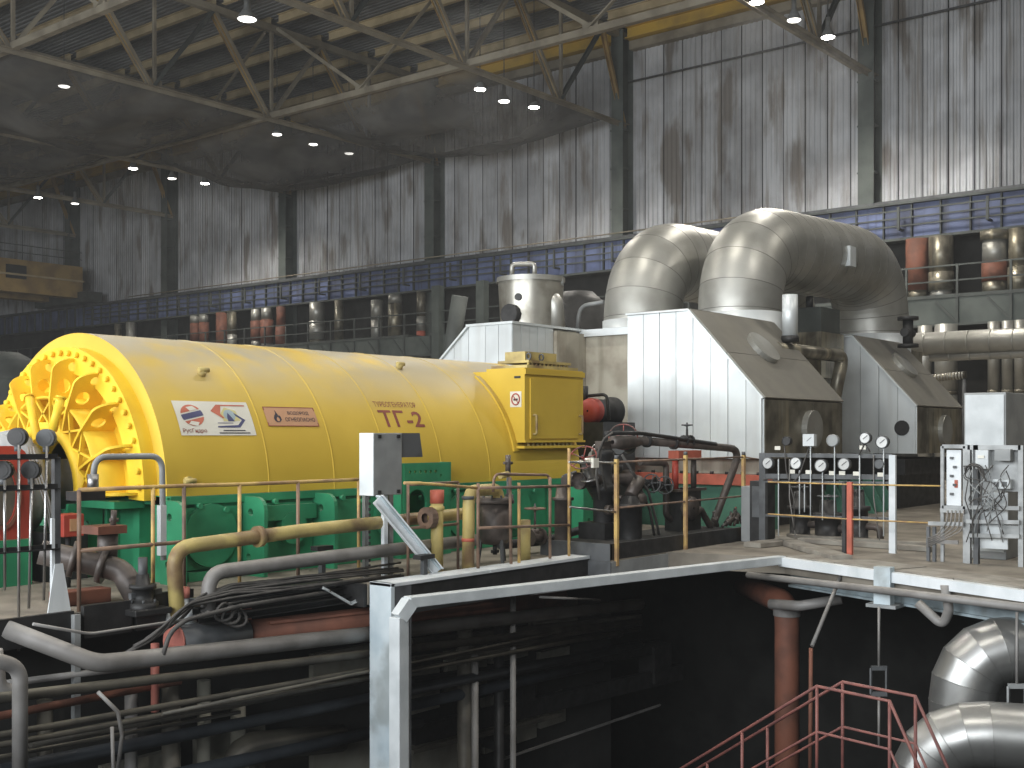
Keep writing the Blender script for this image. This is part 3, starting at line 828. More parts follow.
# green frame under the barrel
fy = 11.02
XF = 16.2
fr = G(); fr.box(X0 + .15, XF, fy + .06, 15.0, 0, .95); fr.box(X0 - .05, XF, fy, fy + .1, .86, .95)
fr = fr.build('frame', m_green, gen)
G().box(X0 + .2, XF, fy - .05, fy + .1, 0, .1).build('foot_rail', m_green, fr)
fin = rrect(-.42, 0.0, 0.0, .92, .15, 4, (0, 0, 1, 0))
for x in (7.5, 8.6, 9.68, 12.3, 13.4, 14.55, 15.75):
    if x in (12.3, 13.4, 14.55): continue
    g = G().plate([fin, circle(-.17, .74, .045, 10), circle(-.13, .22, .04, 10)], (x, fy + .06, 0), (0, 1, 0), (0, 0, 1), .05)
    g.build('foot_gusset', m_green, fr)
# side panels with round covers
for (xa, xb) in ((7.72, 8.58), (8.68, 9.66), (9.76, 11.3), (11.4, 12.9), (13.0, 14.4), (14.5, 15.7)):
    G().box(xa, xb, fy + .02, fy + .06, .12, .82).build('side_panel', m_green, fr)
for (x, z, r, dy) in ((8.12, .50, .36, .05), (9.26, .52, .2, .13), (11.0, .55, .30, .05), (12.4, .5, .3, .05), (13.7, .5, .3, .05)):
    G().lathe([(fy + .02, r), (fy + .02 - dy, r), (fy + .02 - dy, r - .03), (fy + .03 - dy, .01)], (x, 0, z), 'y', 28, smooth=False).build('round_cover', m_green, fr)
G().box(8.75, 9.62, fy - .1, fy + .06, .62, .80).build('ledge', m_green, fr)
bt2 = mesh_of(G().cyl((0, .0, 0), (0, -.06, 0), .035, 8), 'bolt', m_green)
for k in range(22): put(bt2, 'bolt', fr, (7.95 + .36*k, fy, .78 if k % 3 else .84))
# end plates of the frame, seen below the shield
for yy, w_ in ((11.02, .32), (11.6, .12), (12.25, .12), (13.6, .15), (14.6, .3)):
    g = G().box(X0 - .02, X0 + .16, yy, yy + w_, 0, .95); g.build('end_post', m_green, fr)
G().box(X0 - .02, X0 + .14, 11.0, 15.0, .86, .96).build('end_rail', m_green, fr)
G().box(X0 - .4, X0 - .02, 11.5, 12.2, .82, .90).build('end_ledge', m_green, fr)
g = G().plate([[(0, 0), (.55, 0), (.55, .85), (.12, .85)], circle(.3, .3, .05), circle(.34, .6, .05)], (X0 - .6, 12.35, 0), (1, 0, 0), (0, 0, 1), .05); g.build('bearing_gusset', m_green, fr)
# tall green plate with bolt holes
pl = thing('bolted_plate', 'dark green upright plate with bolt holes behind the grey box', 'plate', (11.3, 10.86, 0))
a, b = P(402, 460, Y=10.86), P(447, 462, Y=10.86)
G().plate([[(a.x, 0), (b.x, 0), (b.x, b.z), (a.x, b.z)]] + [circle(a.x + .12 + .1*k, b.z - .12 - (.06 if k == 6 else 0), .026, 8) for k in range(7)] + [circle(a.x + .25, .72, .19, 20)], (0, 10.86, 0), (1, 0, 0), (0, 0, 1), .04).build('plate', m_green, pl)
G().box(a.x - .05, a.x, 10.83, 11.0, 0, b.z).build('stiffener', m_green, pl)
G().box(b.x, b.x + .05, 10.83, 11.0, 0, b.z).build('stiffener', m_green, pl)
# big green gussets at the turbine end
gg = thing('green_bracket', 'bright green rounded bracket plate among black pipes', 'bracket', (15.9, 10.5, 0))
a, b = P(584, 482, Y=10.5), P(600, 530, Y=10.5)
G().plate([rrect(a.x - .1, 0, b.x + .05, 1.02, .16, 4, (0, 1, 1, 0)), circle(a.x + .16, .66, .05, 10), circle(a.x + .05, .3, .05, 10)], (0, 10.5, 0), (1, 0, 0), (0, 0, 1), .06).build('plate', m_green, gg)
G().box(a.x + .1, a.x + .16, 10.5, 11.0, 0, .95).build('web', m_green, gg)

# bearing pedestal / exciter at the generator's free end
ex = thing('exciter_housing', 'red exciter housing with an oval window on a green pedestal', 'housing', (5.9, 12.6, 0))
g = G().plate([rrect(4.6, .5, 6.62, 1.52, .2, 4, (0, 1, 1, 0)), circle(5.35, .98, .2, 18, .36), circle(6.3, .98, .17, 18, .33)], (0, 12.3, 0), (1, 0, 0), (0, 0, 1), .06)
g.box(4.6, 6.62, 12.42, 13.6, .5, 1.45)
g.build('shell', m_red, ex)
for x, rx_ in ((5.35, .2), (6.3, .17)):
    G().plate([circle(x, .98, rx_ + .04, 18, rx_ + .2), circle(x, .98, rx_, 18, rx_ + .16)], (0, 12.22, 0), (1, 0, 0), (0, 0, 1), .02).build('window_rim', m_rust, ex)
    G().plate([circle(x, .98, rx_, 18, rx_ + .16)], (0, 12.28, 0), (1, 0, 0), (0, 0, 1), .02).build('window_pane', m_glass, ex)
G().box(4.4, 6.6, 12.15, 13.7, 0, .5).build('pedestal', m_green, ex)
g = G().lathe([(6.65, .02), (6.65, .62), (6.85, .66), (6.95, .58), (6.95, .3), (7.5, .3)], (0, YC, 1.05), 'x', 32)
g.build('shaft_bearing', m_grey, ex)
G().lathe([(6.63, .5), (6.60, .5), (6.60, .02)], (0, YC - .1, 1.15), 'x', 28).build('bearing_cover', m_grey, ex)
G().box(6.75, 7.3, 12.2, 13.7, 0, .55).build('bearing_block', m_black, ex)
wr = G()
for k in range(3):
    wr.tube(fillet([(6.7, 12.3 + .06*k, 1.5), (6.6, 12.1 + .05*k, 1.45 - .05*k), (6.75, 12.05 + .05*k, .9), (6.9, 12.1 + .05*k, .3)], .15), .012, 6)
wr.build('conduit', m_gpipe, ex)

# ================================================================== turbine hoods
HT, HS, HB, HN = 3.86, 2.26, 1.22, 9.17         # top, shoulder, bottom, near face
def hood(x0, x1, y_far, y_top, label, npan):
    t = thing('exhaust_hood', label, 'turbine hood', ((x0+x1)/2, HN, HB))
    e = .02
    out = [(HN + e, HB), (y_far, HB), (y_far, HT - e), (y_top, HT - e), (HN + e, HS - e)]
    G().plate([out], (x0 + e, 0, 0), (0, 1, 0), (0, 0, 1), x1 - x0 - 2*e).build('casing', m_dirtyshade, t)
    # folded sheets on the side that faces the generator
    for k in range(npan):
        ya, yb = HN + (y_far-HN)*k/npan, HN + (y_far-HN)*(k+1)/npan - .012
        zt = lambda y: min(HT, HS + (y-HN) * (HT-HS)/(y_top-HN))
        po = [(ya, HB), (yb, HB), (yb, zt(yb))] + ([(y_top, HT)] if ya < y_top < yb else []) + [(ya, zt(ya))]
        p_ = G().plate([po], (x0 - .02 + .004*(k % 2), 0, 0), (0, 1, 0), (0, 0, 1), .04).build('side_sheet', m_alu, t)
    # edge strip along the roof slope
    g = G(); g.beam((x0 - .025, HN, HS), (x0 - .025, y_top, HT), .03, .10, up=(1, 0, 0)); g.beam((x0 - .025, y_top, HT), (x0 - .025, y_far, HT), .03, .1, up=(1, 0, 0)); g.beam((x0 - .025, HN + .04, HB), (x0 - .025, HN + .04, HS), .03, .10, up=(1, 0, 0))
    g.build('edge_strip', m_alu, t)
    # roof sheets
    n = V((0, -(HT-HS), (y_top-HN))).normalized()
    sl = V((0, y_top-HN, HT-HS)); L_ = sl.length; sl.normalize()
    for a, b_ in ((0, .5), (.5, 1)):
        G().plate([[(x0 - .03, L_*a), (x1 + .02, L_*a), (x1 + .02, L_*b_ - .01), (x0 - .03, L_*b_ - .01)]], (0, HN - .01, HS), (1, 0, 0), sl, .03).build('roof_sheet', m_aluroof, t)
    G().box(x0 - .03, x1, y_top, y_far, HT - .01, HT + .03).build('top_sheet', m_aluroof, t)
    # front sheets
    nf = 5
    for k in range(nf):
        xa, xb = x0 + (x1-x0)*k/nf, x0 + (x1-x0)*(k+1)/nf - .01
        G().box(xa, xb, HN - .01 - .004*(k % 2), HN + .03, HB, HS - .02).build('front_sheet', m_dirtyshade, t)  # darker sheet here: shade on the near face put into colour
    # round manhole covers
    c = V(((x0+x1)/2 - .1, HN, HS)) + sl * L_ * .58
    ax = V((1, 0, 0)); r = .36
    vs = [c + n*h + (ax*math.cos(2*math.pi*k/28) + sl*math.sin(2*math.pi*k/28))*r for h in (0, .13) for k in range(28)]
    G().add(vs, [(k, (k+1) % 28, 28+(k+1) % 28, 28+k) for k in range(28)] + [tuple(range(28, 56))]).build('manhole_cover', m_pipe_alu, t)
    G().lathe([(HN, .34), (HN - .12, .34), (HN - .12, .26), (HN - .1, .01)], ((x0+x1)/2 + .15, 0, 1.74), 'y', 28, smooth=False).build('manhole_cover', m_pipe_alu, t)
    return t
h1 = hood(18.1, 21.3, 11.95, 10.63, 'silver lagged turbine hood with sloping roof, nearer the generator', 8)
G().lathe([(HN - .02, .001), (HN - .025, .17)], (0, 0, 0), 'y', 4)
h2 = hood(25.3, 28.2, 12.6, 10.63, 'silver lagged turbine hood with sloping roof, farther from the generator', 8)
q = P(902, 428, X=25.28)
G().lathe([(25.262, .001), (25.262, .17), (25.28, .17)], (0, q.y, q.z), 'x', 14, smooth=False).build('torn_hole', m_black, h2)
# far half of the hood, behind the generator
fh = thing('far_hood', 'white lagged hood with a sloped end behind the yellow terminal box', 'turbine hood', (19, 15.6, HB))
out = [(14.72, HB), (17.9, HB), (17.9, 2.1), (15.85, HT - .02), (14.72, HT - .02)]
G().plate([out], (18.12, 0, 0), (0, 1, 0), (0, 0, 1), 2.3).build('casing', m_dirtyshade, fh)
yy = [14.7, 15.05, 15.4, 15.85, 16.25, 16.65, 17.2, 17.9]
zf = lambda y: min(HT, HT - (y - 15.85) * .86)
for a, b_ in zip(yy, yy[1:]):
    G().plate([[(a, HB), (b_ - .01, HB), (b_ - .01, zf(b_)), (a, zf(a))]], (18.08, 0, 0), (0, 1, 0), (0, 0, 1), .04).build('side_sheet', m_alu, fh)
for k in range(5):
    xa = 18.1 + .27*k
    G().box(xa, xa + .26, 14.69 - .004*(k % 2), 14.73, 2.0, HT).build('front_sheet', m_alu, fh)
g = G(); g.beam((18.07, 15.85, HT), (18.07, 17.9, zf(17.9)), .04, .1, up=(1, 0, 0)); g.box(18.05, 20.55, 14.66, 15.9, HT, HT + .05)
g.build('edge_strip', m_alu, fh)
# plastered wall between the two hoods
ml = thing('turbine_casing', 'stained plastered turbine casing between the white hoods', 'turbine casing', (21, 13.3, 0))
G().box(20.5, 24.5, 11.4, 15.5, HB, HT - .12).build('casing', m_conc, ml)
G().box(20.42, 24.5, 11.95, 14.8, HT - .12, HT + .03).build('coping', m_alu, ml)
G().box(19.45, 20.5, 14.60, 14.69, 1.3, HT - .06).build('plaster_patch', m_conc, ml)
# link between the hoods
G().box(21.3, 25.3, 10.9, 12.3, HB, 2.9).build('link_casing', m_dirtyshade, ml)
G().box(21.32, 22.6, 10.75, 12.4, 2.9, HT - .12).build('pipe_seat', m_dirtyshade, ml)
G().box(28.2, 29.6, 10.6, 12.6, HB, HT - .12).build('pipe_seat', m_dirtyshade, h2)

# crossover pipes
def crossover(y, r0, r1, xa, xb, za, zb, label, z0):
    t = thing('crossover_pipe', label, 'pipe', (xa, y, z0))
    path = fillet([(xa, y, z0 - 1.1), (xa, y, za), (xb, y, zb), (xb, y, z0 - 1.1)], 1.55, 10)
    # evenly spaced stations so the jacket bands come out alike
    seg = [(path[i+1]-path[i]).length for i in range(len(path)-1)]
    tot = sum(seg); st = .11; pts = []
    for k in range(int(tot/st)+1):
        s_ = k*st
        for i, l in enumerate(seg):
            if s_ <= l or i == len(seg)-1: pts.append(path[i].lerp(path[i+1], min(1, s_/l))); break
            s_ -= l
    n = len(pts); step = 4; sg_ = 44
    ring = G().rings(pts, [r0 + (r1-r0)*i/(n-1) for i in range(n)], sg_)
    for k in range(0, n-1, step):
        e_ = min(k+step, n-1)
        m_ = e_ - k
        G().add(ring[k*sg_:(e_+1)*sg_], [(j*sg_+i, j*sg_+(i+1) % sg_, (j+1)*sg_+(i+1) % sg_, (j+1)*sg_+i) for j in range(m_) for i in range(sg_)], True).build('jacket_band', m_pipe_alu, t)
        if k: G().tube(ring[k*sg_:(k+1)*sg_], .006, 4, True).build('seam_bead', m_seam, t)
    for p_, rr2 in ((V((xa, y, z0)), r0), (V((xb, y, z0)), r1)):
        G().lathe([(p_.z - .1, rr2 + .03), (p_.z + .62, rr2 + .03), (p_.z + .62, rr2 - .05)], (p_.x, p_.y, 0), 'z', 40).build('collar', m_alu, t)
    return t
cA = crossover(11.5, .845, .93, 21.6, 28.5, 5.57, 5.85, 'nearer of the two huge silver crossover pipes, arching between the hoods', 3.5)
crossover(13.87, .845, .90, 21.6, 28.4, 5.55, 5.7, 'farther of the two huge silver crossover pipes, partly hidden', 3.5)
for px, py in ((822, 252), (808, 245)):
    pass
q = P(846, 256, Y=10.72)
G().box(q.x - .16, q.x + .16, 10.55, 10.8, q.z - .25, q.z + .2).build('inspection_box', m_alu, cA)
q = P(810, 247, Y=10.7)
G().cyl(q, q + V((0, .25, 0)), .09, 10).build('nozzle', m_alu, cA)

# things around the hoods
q = P(790, 336, X=21.0)
ds = thing('drain_stub', 'short bright vertical stub pipe beside the nearer crossover pipe', 'pipe', (q.x, q.y, q.z))
G().cyl(q, q + V((0, 0, .8)), .15, 16).build('stub', m_alu, ds)
G().cyl(q - V((0, 0, .12)), q, .17, 12).build('base_ring', m_black, ds)
q0, q1, q2 = P(776, 349, Y=10.2), P(843, 356, Y=10.2), P(834, 400, Y=10.2)
G().tube(fillet([q0, q1, q2], .18), .14, 14).build('bent_pipe', m_dirtyshade, label='brown bent pipe between the two hoods', cat='pipe')
q = P(822, 318, Y=11.0)
mo = thing('valve_drive', 'grey-green valve drive under the crossover arch', 'valve drive', (q.x, q.y, q.z - .4))
G().box(q.x - .5, q.x + .5, 10.8, 11.4, q.z - .35, q.z + .2).build('housing', m_girder, mo)
G().cyl(q + V((0, .3, .2)), q + V((0, .3, .5)), .08, 10).build('spindle', m_black, mo)
G().box(q.x - .6, q.x + .6, 10.75, 11.5, 2.88, q.z - .35).build('pedestal', m_dirtyshade, mo)
q = P(908, 333, Y=10.0)
fv = thing('flange_valve', 'small black valve at the foot of the farther crossover leg', 'valve', (q.x, q.y, q.z - .3))
G().cyl(q - V((0, 0, .35)), q + V((0, 0, .35)), .12, 12).build('body', m_black, fv)
for dz in (-.34, .3): G().cyl(q + V((0, 0, dz)), q + V((0, 0, dz + .08)), .24, 12).build('flange', m_black, fv)
G().cyl(q - V((.25, 0, 0)), q + V((.25, 0, 0)), .1, 10).build('branch', m_black, fv)
# vessel behind the far hood
tk = thing('insulated_vessel', 'silver insulated vessel with dark nozzles behind the far hood', 'vessel', (22.2, 17.4, 0))
cxy = (22.2, 17.45)
m_vessel = m_dirtyshade
G().lathe([(0, .74), (4.3, .74), (5.35, .80), (5.42, .80), (5.42, .01)], (*cxy, 0), 'z', 36).build('jacket', M('stained_vessel_jacket', (.40, .385, .34), .36, .6, c2=(.2, .185, .15), scale=1.8, detail=8), tk)
G().lathe([(5.3, .83), (5.42, .83)], (*cxy, 0), 'z', 36).build('rim', m_pipe_alu, tk)
for px, py, r, rec in ((519, 297, .09, 1), (533, 297, .09, 1), (510, 314, .24, 1)):
    q = P(px, py, d=27.55)
    dr = V((cxy[0] - q.x, cxy[1] - q.y, 0)).normalized()
    G().cyl(q - dr*.06, q + dr*.25, r, 12).build('nozzle', m_black, tk)
q = P(555, 300, d=27.8)
G().tube(fillet([q + V((0, .3, .1)), q, q + V((.05, -.05, -.9))], .2), .2, 14).build('lagged_elbow', m_pipe_alu, tk)
q = P(512, 276, d=28.3)
G().tube(fillet([q, q + V((0, 0, .28)), q + V((.35, -.42, .3)), q + V((.35, -.42, 0))], .1), .06, 8).build('vent_pipe', m_pipe_alu, tk)
G().tube([P(550, 283, d=28), P(563, 281, d=28)], .12, 10).build('outlet', m_alu, tk)
q = P(578, 300, X=25)
G().lathe([(0, .75), (5.1, .75), (5.4, .4), (5.4, .01)], (q.x, q.y, 0), 'z', 20).build('dark_vessel', m_black, label='black vessel between the silver vessel and the crossover pipe', cat='vessel')
q = P(455, 305, X=30)
G().tube([V((29, P(452, 345, X=29).y, 0)), P(452, 345, X=29), P(460, 296, X=29)], .28, 10).build('slanted_pipe', m_girder, label='dark slanted pipe left of the silver vessel', cat='pipe')
q0, q1 = P(577, 330, X=23), P(580, 306, X=23)
G().tube(fillet([q0, q1, P(604, 302, X=23)], .3), .05, 8).build('handrail_bow', m_grey, label='grey bent tube left of the farther crossover pipe', cat='tube')

# red ledge and green skirt below the nearer hood
sk = thing('turbine_skirt', 'faded red ledge over a pale green skirt below the nearer hood', 'machine base', (19.5, 10, 0))
G().box(18.3, 18.6, HN + .2, 15, .95, HB).build('plinth', m_conc, sk)
G().box(17.9, 18.2, HN - .1, 13.5, .77, .95).build('ledge', m_redbeam, sk)
G().box(18.05, 18.64, HN, 13.4, 0, .77).build('skirt', m_green2, sk)
G().box(18.65, 21.3, HN + .35, 13.4, 0, HB - .01).build('shade_core', m_black, sk)  # black fill paints the shade under the hood
for k in range(14):
    G().cyl((17.98, HN + .05 + .3*k, .95), (17.98, HN + .05 + .3*k, 1.0), .035, 6).build('bolt', m_black, sk)
s2 = thing('turbine_pedestal', 'pedestal with green ribs, blackened as the shade under the farther hood', 'machine base', (26.5, 10.5, 0))
G().box(25.4, 28.1, 9.6, 12.6, 0, .75).build('block', m_black, s2)  # black stands for the shade beneath the farther hood
G().box(25.2, 28.3, 9.4, 12.7, .75, 1.1).build('ledge', m_black, s2)  # blackened too, as part of that painted shade
for k in range(6):
    G().plate([[(-.5, 0), (0, 0), (0, .7), (-.15, .7)]], (21.6 + .62*k, 9.9, 0), (0, 1, 0), (0, 0, 1), .06).build('rib', m_green2, s2)
G().box(21.4, 25.4, 9.9, 10.8, 0, .75).build('block', m_black, s2)  # black fill for the shade low between the hoods
G().box(21.3, 25.3, 11.2, 11.4, .76, 2.8).build('back_plate', m_black, ml)

# horizontal pipes beyond the farther hood
for (pa, pb, X_, r, mt, lab) in [((905, 345), (1250, 329.5), 36, .36, m_pipe_alu, 'thick silver horizontal pipe right of the farther hood'), ((930, 357.5), (1250, 344), 36, .13, m_pipe_alu, 'thin silver horizontal pipe under the thick one'),
                                 ((925, 379), (966, 375), 35, .11, m_dirtyshade, 'dull bent pipe just above the grey cabinet')]:
    a, b = P(*pa, X=X_), P(*pb, X=X_)
    t = thing('horizontal_pipe', lab, 'pipe', (a + b)/2 - V((0, 0, r)))
    G().tube([a, b], r, 20).build('jacket', mt, t)
    for k in range(1, 14):
        c = a.lerp(b, k/14); G().cyl(c - (b-a).normalized()*.02, c + (b-a).normalized()*.02, r + .008, 20).build('seam_band', m_pipe_alu, t)
q = P(964, 375, X=35)
G().cyl((q.x, q.y, 0), (q.x, q.y, q.z), .06, 8).build('support_leg', m_dgrey, t)

# ================================================================== platform edge
eb = thing('platform_beam', 'steel post and beam framing the platform edge, daylight painted on its face', 'beam', (8.9, 9.08, -7))
G().box(8.90, 8.96, 8.91, 9.24, -7, .04).build('lit_post_face', m_whitebl, eb, bevel=.006)  # daylight on this side painted as blue-white
G().box(8.96, 9.22, 8.915, 9.235, -7, .0).build('shaded_post_web', m_dgrey, eb)  # flank kept dark: its shade is in the colour
G().box(8.96, 12.60, 8.93, 9.22, -.32, .0).build('shaded_beam_web', m_black, eb)  # beam side blackened as shaded
for (xa, xb) in ((8.90, 10.55), (10.56, 12.60)):
    G().box(xa, xb, 8.91, 9.24, .0, .04).build('lit_top_plate', m_white, eb, bevel=.005)  # lit top of the beam painted white
ec = thing('edge_channel', 'thin pale steel channel bent round the pit opening', 'channel', (8.43, 8.32, -7))
A0, A1 = V((8.43, 8.32, -.10)), V((14.36, 7.02, -.03))
G().box(8.36, 8.50, 8.25, 8.40, -7, -.2).build('upright', m_greylt, ec, bevel=.008)
G().beam((8.43, 8.325, -.21), (8.55, 8.29, -.06), .15, .13).build('corner_piece', m_greylt, ec)
G().beam((8.52, 8.30, -.06), A1, .14, .11).build('cross_rail', m_greylt, ec, bevel=.008)
G().beam((8.62, 8.40, -.12), (8.62, 8.40, -2.4), .03, .05).build('inner_lip', m_grey, ec)
G().beam((8.62, 8.40, -2.42), (8.62, 8.40, -7), .03, .05).build('inner_lip', m_grey, ec)

# right-hand platform edge
rp = thing('platform_edge', 'white concrete edge strip and chalky blue beam, darkened as shaded, of the right platform', 'platform edge', (13.6, 5, -.4))
E0, E1, E2 = V((14.38, 7.0, 0)), V((12.97, 3.57, 0)), V((11.4, -.2, 0))
for a, b in ((E0, E1), (E1, E2)):
    n = V((-(b-a).y, (b-a).x, 0)).normalized() * -1
    o = V((-.05, .02, -.05))
    G().beam(a + o, b + o, .10, .12).build('edge_strip', m_white, rp)
    G().beam(a + V((.16, -.04, -.25)), b + V((.16, -.04, -.25)), .06, .24).build('edge_beam', m_edgebeam, rp)
    G().beam(a + V((.16, -.04, -.385)), b + V((.16, -.04, -.385)), .14, .03).build('beam_flange', m_edgebeam, rp)
q = P(885, 585, d=13.9)
G().box(q.x - .1, q.x + .04, q.y - .1, q.y + .1, q.z - .22, q.z + .22).build('bracket', m_whitebl, rp)
G().box(q.x - .14, q.x + .16, q.y - .18, q.y + .18, q.z - .26, q.z - .22).build('bracket_foot', m_grey, rp)
for a, b, inn in ((E0, E1, V((.93, -.38, 0))), (E1, E2, V((.93, -.38, 0)))):
    dr = (b - a).normalized()
    n_ = 4
    for k in range(n_):
        p0, p1 = a.lerp(b, k/n_) + dr*.01, a.lerp(b, (k+1)/n_) - dr*.01
        G().beam(p0 + inn*.32 + V((0, 0, .012 + .006*(k % 2))), p1 + inn*.32 + V((0, 0, .012 + .006*(k % 2))), .62, .02).build('edge_slab', m_wood, rp)
# loose planks on the platform corner
for i, (pa, pb, w_, lab) in enumerate([((768, 536), (842, 558), .28, 'wide grey plank lying slantwise at the platform corner'), ((790, 536), (930, 545), .22, 'long grey plank in front of the gauge rack'),
                                       ((800, 540), (932, 549), .16, 'narrow grey plank lying beside the long one'), ((752, 545), (790, 541), .3, 'short grey board next to the black kerb')]):
    a, b = P(*pa, Z=.04), P(*pb, Z=.04)
    G().beam(a, b, w_, .07).build('plank', m_wood, label=lab, cat='plank', bevel=.006)

# kerbed base of the pipe cluster
kb = thing('kerb_base', 'black steel-edged kerb carrying the valve cluster', 'kerb', (14.5, 9.1, 0))
G().box(12.66, 16.45, 8.64, 9.75, 0, .17).build('slab', m_darkconc, kb)
G().box(12.62, 16.5, 8.60, 8.64, -.02, .21).build('edge_channel', m_black, kb)
G().box(12.61, 12.66, 8.60, 9.75, -.02, .21).build('edge_channel', m_dgrey, kb)
G().box(12.6, 14.05, 8.57, 8.6, -.22, -.02).build('fascia', m_grey, kb)
G().box(12.58, 12.6, 8.57, 9.26, -.22, -.02).build('fascia', m_dgrey, kb)
G().box(12.7, 16.4, 8.66, 8.72, -.30, -.22).build('support_angle', m_grey, kb)
G().box(13.3, 14.2, 8.62, 8.66, -.30, -.05).build('web_plate', m_greylt, kb)
G().box(14.4, 16.2, 8.62, 8.66, -.30, -.05).build('web_plate', m_greylt, kb)

# ================================================================== railings
def railing(label, pts, zs, h, mats, r=.022, z0=0., rail_r=None, name='railing', group=None):
    """pts: floor points of the posts; h: heights of the rails"""
    t = thing(name, label, 'railing', pts[0], group=group)
    for i, p in enumerate(pts):
        G().cyl((p.x, p.y, z0), (p.x, p.y, z0 + zs[i]), r, 8).build('post', mats[i % len(mats)], t)
    for k, hh in enumerate(h):
        G().tube([(p.x, p.y, z0 + hh * zs[i]) for i, p in enumerate(pts)], rail_r or r, 8).build('rail', mats[(k+1) % len(mats)], t)
    return t
YR = 9.95
railing('thin brown railing along the green generator frame', [P(x, 490, Y=YR) for x in (79, 153, 184, 239.5, 298, 358.7)], [1.13, 1.13, 1.13, 1.12, 1.12, 1.12], (1., .5), [m_brnrail, m_yelrail], .02)
YE = 9.12
railing('short brown railing behind the slanted white channel', [P(x, 490, Y=9.5) for x in (408, 458)], [1.06, 1.06], (1., .52), [m_brnrail], .018)
p = [P(x, 490, Y=YE) for x in (478, 519, 550, 569)]
t = railing('brown tube railing in front of the grey tank', p, [1.02, 1.0, 1.05, 1.42], (), [m_brnrail, m_yelrail], .02, .04)
for (ya, yb) in ((488, 486), (528, 525)):
    G().tube([P(479, ya, Y=YE - .03), P(569, yb, Y=YE - .03)], .018, 8).build('rail', m_brnrail, t)
G().tube(fillet([P(493, 492, Y=YE + .05), P(494, 474, Y=YE + .05), P(549, 475, Y=YE + .05), P(550, 486, Y=YE + .05)], .12), .018, 8).build('hoop', m_brnrail, t)
G().tube([P(510, 477, Y=YE), P(511, 566, Y=YE)], .02, 8).build('post', m_brnrail, t)
G().tube([P(404, 483, Y=9.35), P(419, 483, Y=9.3), P(479, 488, Y=YE)], .018, 8).build('rail', m_yelrail, t)
YK = 8.58
t = thing('railing', 'ochre-posted railing round the black pipe cluster', 'railing', P(616, 555, Y=YK))
for (x, ya, yb) in ((616.5, 459, 566), (685.5, 455, 558), (743.5, 455, 536)):
    a, b = P(x, ya, Y=YK), P(x, yb, Y=YK)
    G().beam((a.x, a.y, b.z), a, .05, .045).build('post', m_yelrail, t)
    G().cyl(a, a + V((0, 0, .05)), .03, 8).build('post_cap', m_dgrey, t)
for (pa, pb) in (((569, 462), (616, 463)), ((616, 462), (744, 457)), ((570, 507), (616, 512)), ((616, 508), (744, 496)), ((744, 457), (762, 460))):
    G().tube([P(*pa, Y=YK), P(*pb, Y=YK)], .014, 6).build('rail', m_steel if pa[0] < 600 else m_brnrail, t)
q = P(595, 463, Y=YK - .03)
G().box(q.x - .06, q.x + .06, q.y - .02, q.y + .02, q.z - .06, q.z + .06).build('tag', m_print_wh, t)
XRR = 15.3
t = thing('railing', 'thin ochre rails with one red post before the gauge rack', 'railing', P(850, 552, X=XRR))
for (pa, pb) in (((768, 482), (943, 486)), ((768, 514), (930, 523))):
    G().tube([P(*pa, X=XRR), P((pa[0]+pb[0])/2, (pa[1]+pb[1])/2 + .6, X=XRR), P(*pb, X=XRR)], .011, 6).build('rail', m_yelrail, t)
a = P(850, 482, X=XRR)
G().beam((a.x, a.y, -.35), a, .07, .06).build('post', m_redbeam, t)
G().beam((a.x + .02, a.y + .09, -.2), a + V((.02, .09, 0)), .05, .05).build('post', m_black, t)

# ================================================================== pipes
def pipe(name, label, pts, r, mat, bend=.14, seg=12, group=None, flanges=(), cat='pipe', fmat=None):
    pts = [V(p) for p in pts]
    path = fillet(pts, bend, 6) if len(pts) > 2 else pts
    o = G().tube(path, r, seg).build(name, mat, label=label, cat=cat, group=group)
    for f in flanges:
        i = int(f); c = pts[i].lerp(pts[i+1], f - i); dr = (pts[i+1]-pts[i]).normalized()
        G().cyl(c - dr*.03, c + dr*.03, r*1.5, seg).build('flange', fmat or mat, o)
    return o
# cream pipe in front of the frame
o = pipe('yellow_pipe', 'cream-yellow pipe bent down at its end in front of the green frame', [P(179, 640, Y=9.75), P(173, 548, Y=9.75), P(300, 531, Y=9.75), P(470, 513, Y=9.75)], .075, m_yelpipe, .22, 14, flanges=(1.65,))
o = pipe('dark_pipe', 'dull brown bent pipe below the cream-yellow one', [P(208, 612, Y=9.6), P(209, 573, Y=9.6), P(330, 557, Y=9.6), P(475, 540, Y=9.6)], .075, m_gpipe, .2, 14)
a = P(437, 562, Y=9.5)
vp = thing('capped_pipe', 'cream vertical pipe with a pink cap', 'pipe', (a.x, a.y, 0))
G().cyl((a.x, a.y, 0), (a.x, a.y, .86), .075, 14).build('pipe', m_yelpipe, vp)
G().cyl((a.x, a.y, .82), (a.x, a.y, .98), .085, 14).build('cap', m_redbeam, vp)
G().lathe([(-.05, .06), (-.05, .13), (.05, .13), (.05, .06)], P(428, 518, Y=9.5), 'x', 14, smooth=False).build('flange', m_brnrail, vp)
G().lathe([(.73, .075), (.74, .09), (.78, .09), (.79, .075)], (a.x, a.y, 0), 'z', 14).build('collar', m_yelpipe, vp)
q = P(468, 566, Y=9.3)
o = pipe('tank_pipe', 'cream pipe rising from the beam and bending into the grey tank', [(q.x, q.y, 0), P(469, 491, Y=9.3), P(497, 489, Y=9.5), P(500, 505, Y=9.5)], .075, m_yelpipe, .16, 14)
for z in (.35, .86):
    G().cyl((q.x, q.y, z), (q.x, q.y, z + .04), .079, 14).build('band', m_redbeam if z < .5 else m_dgrey, o)

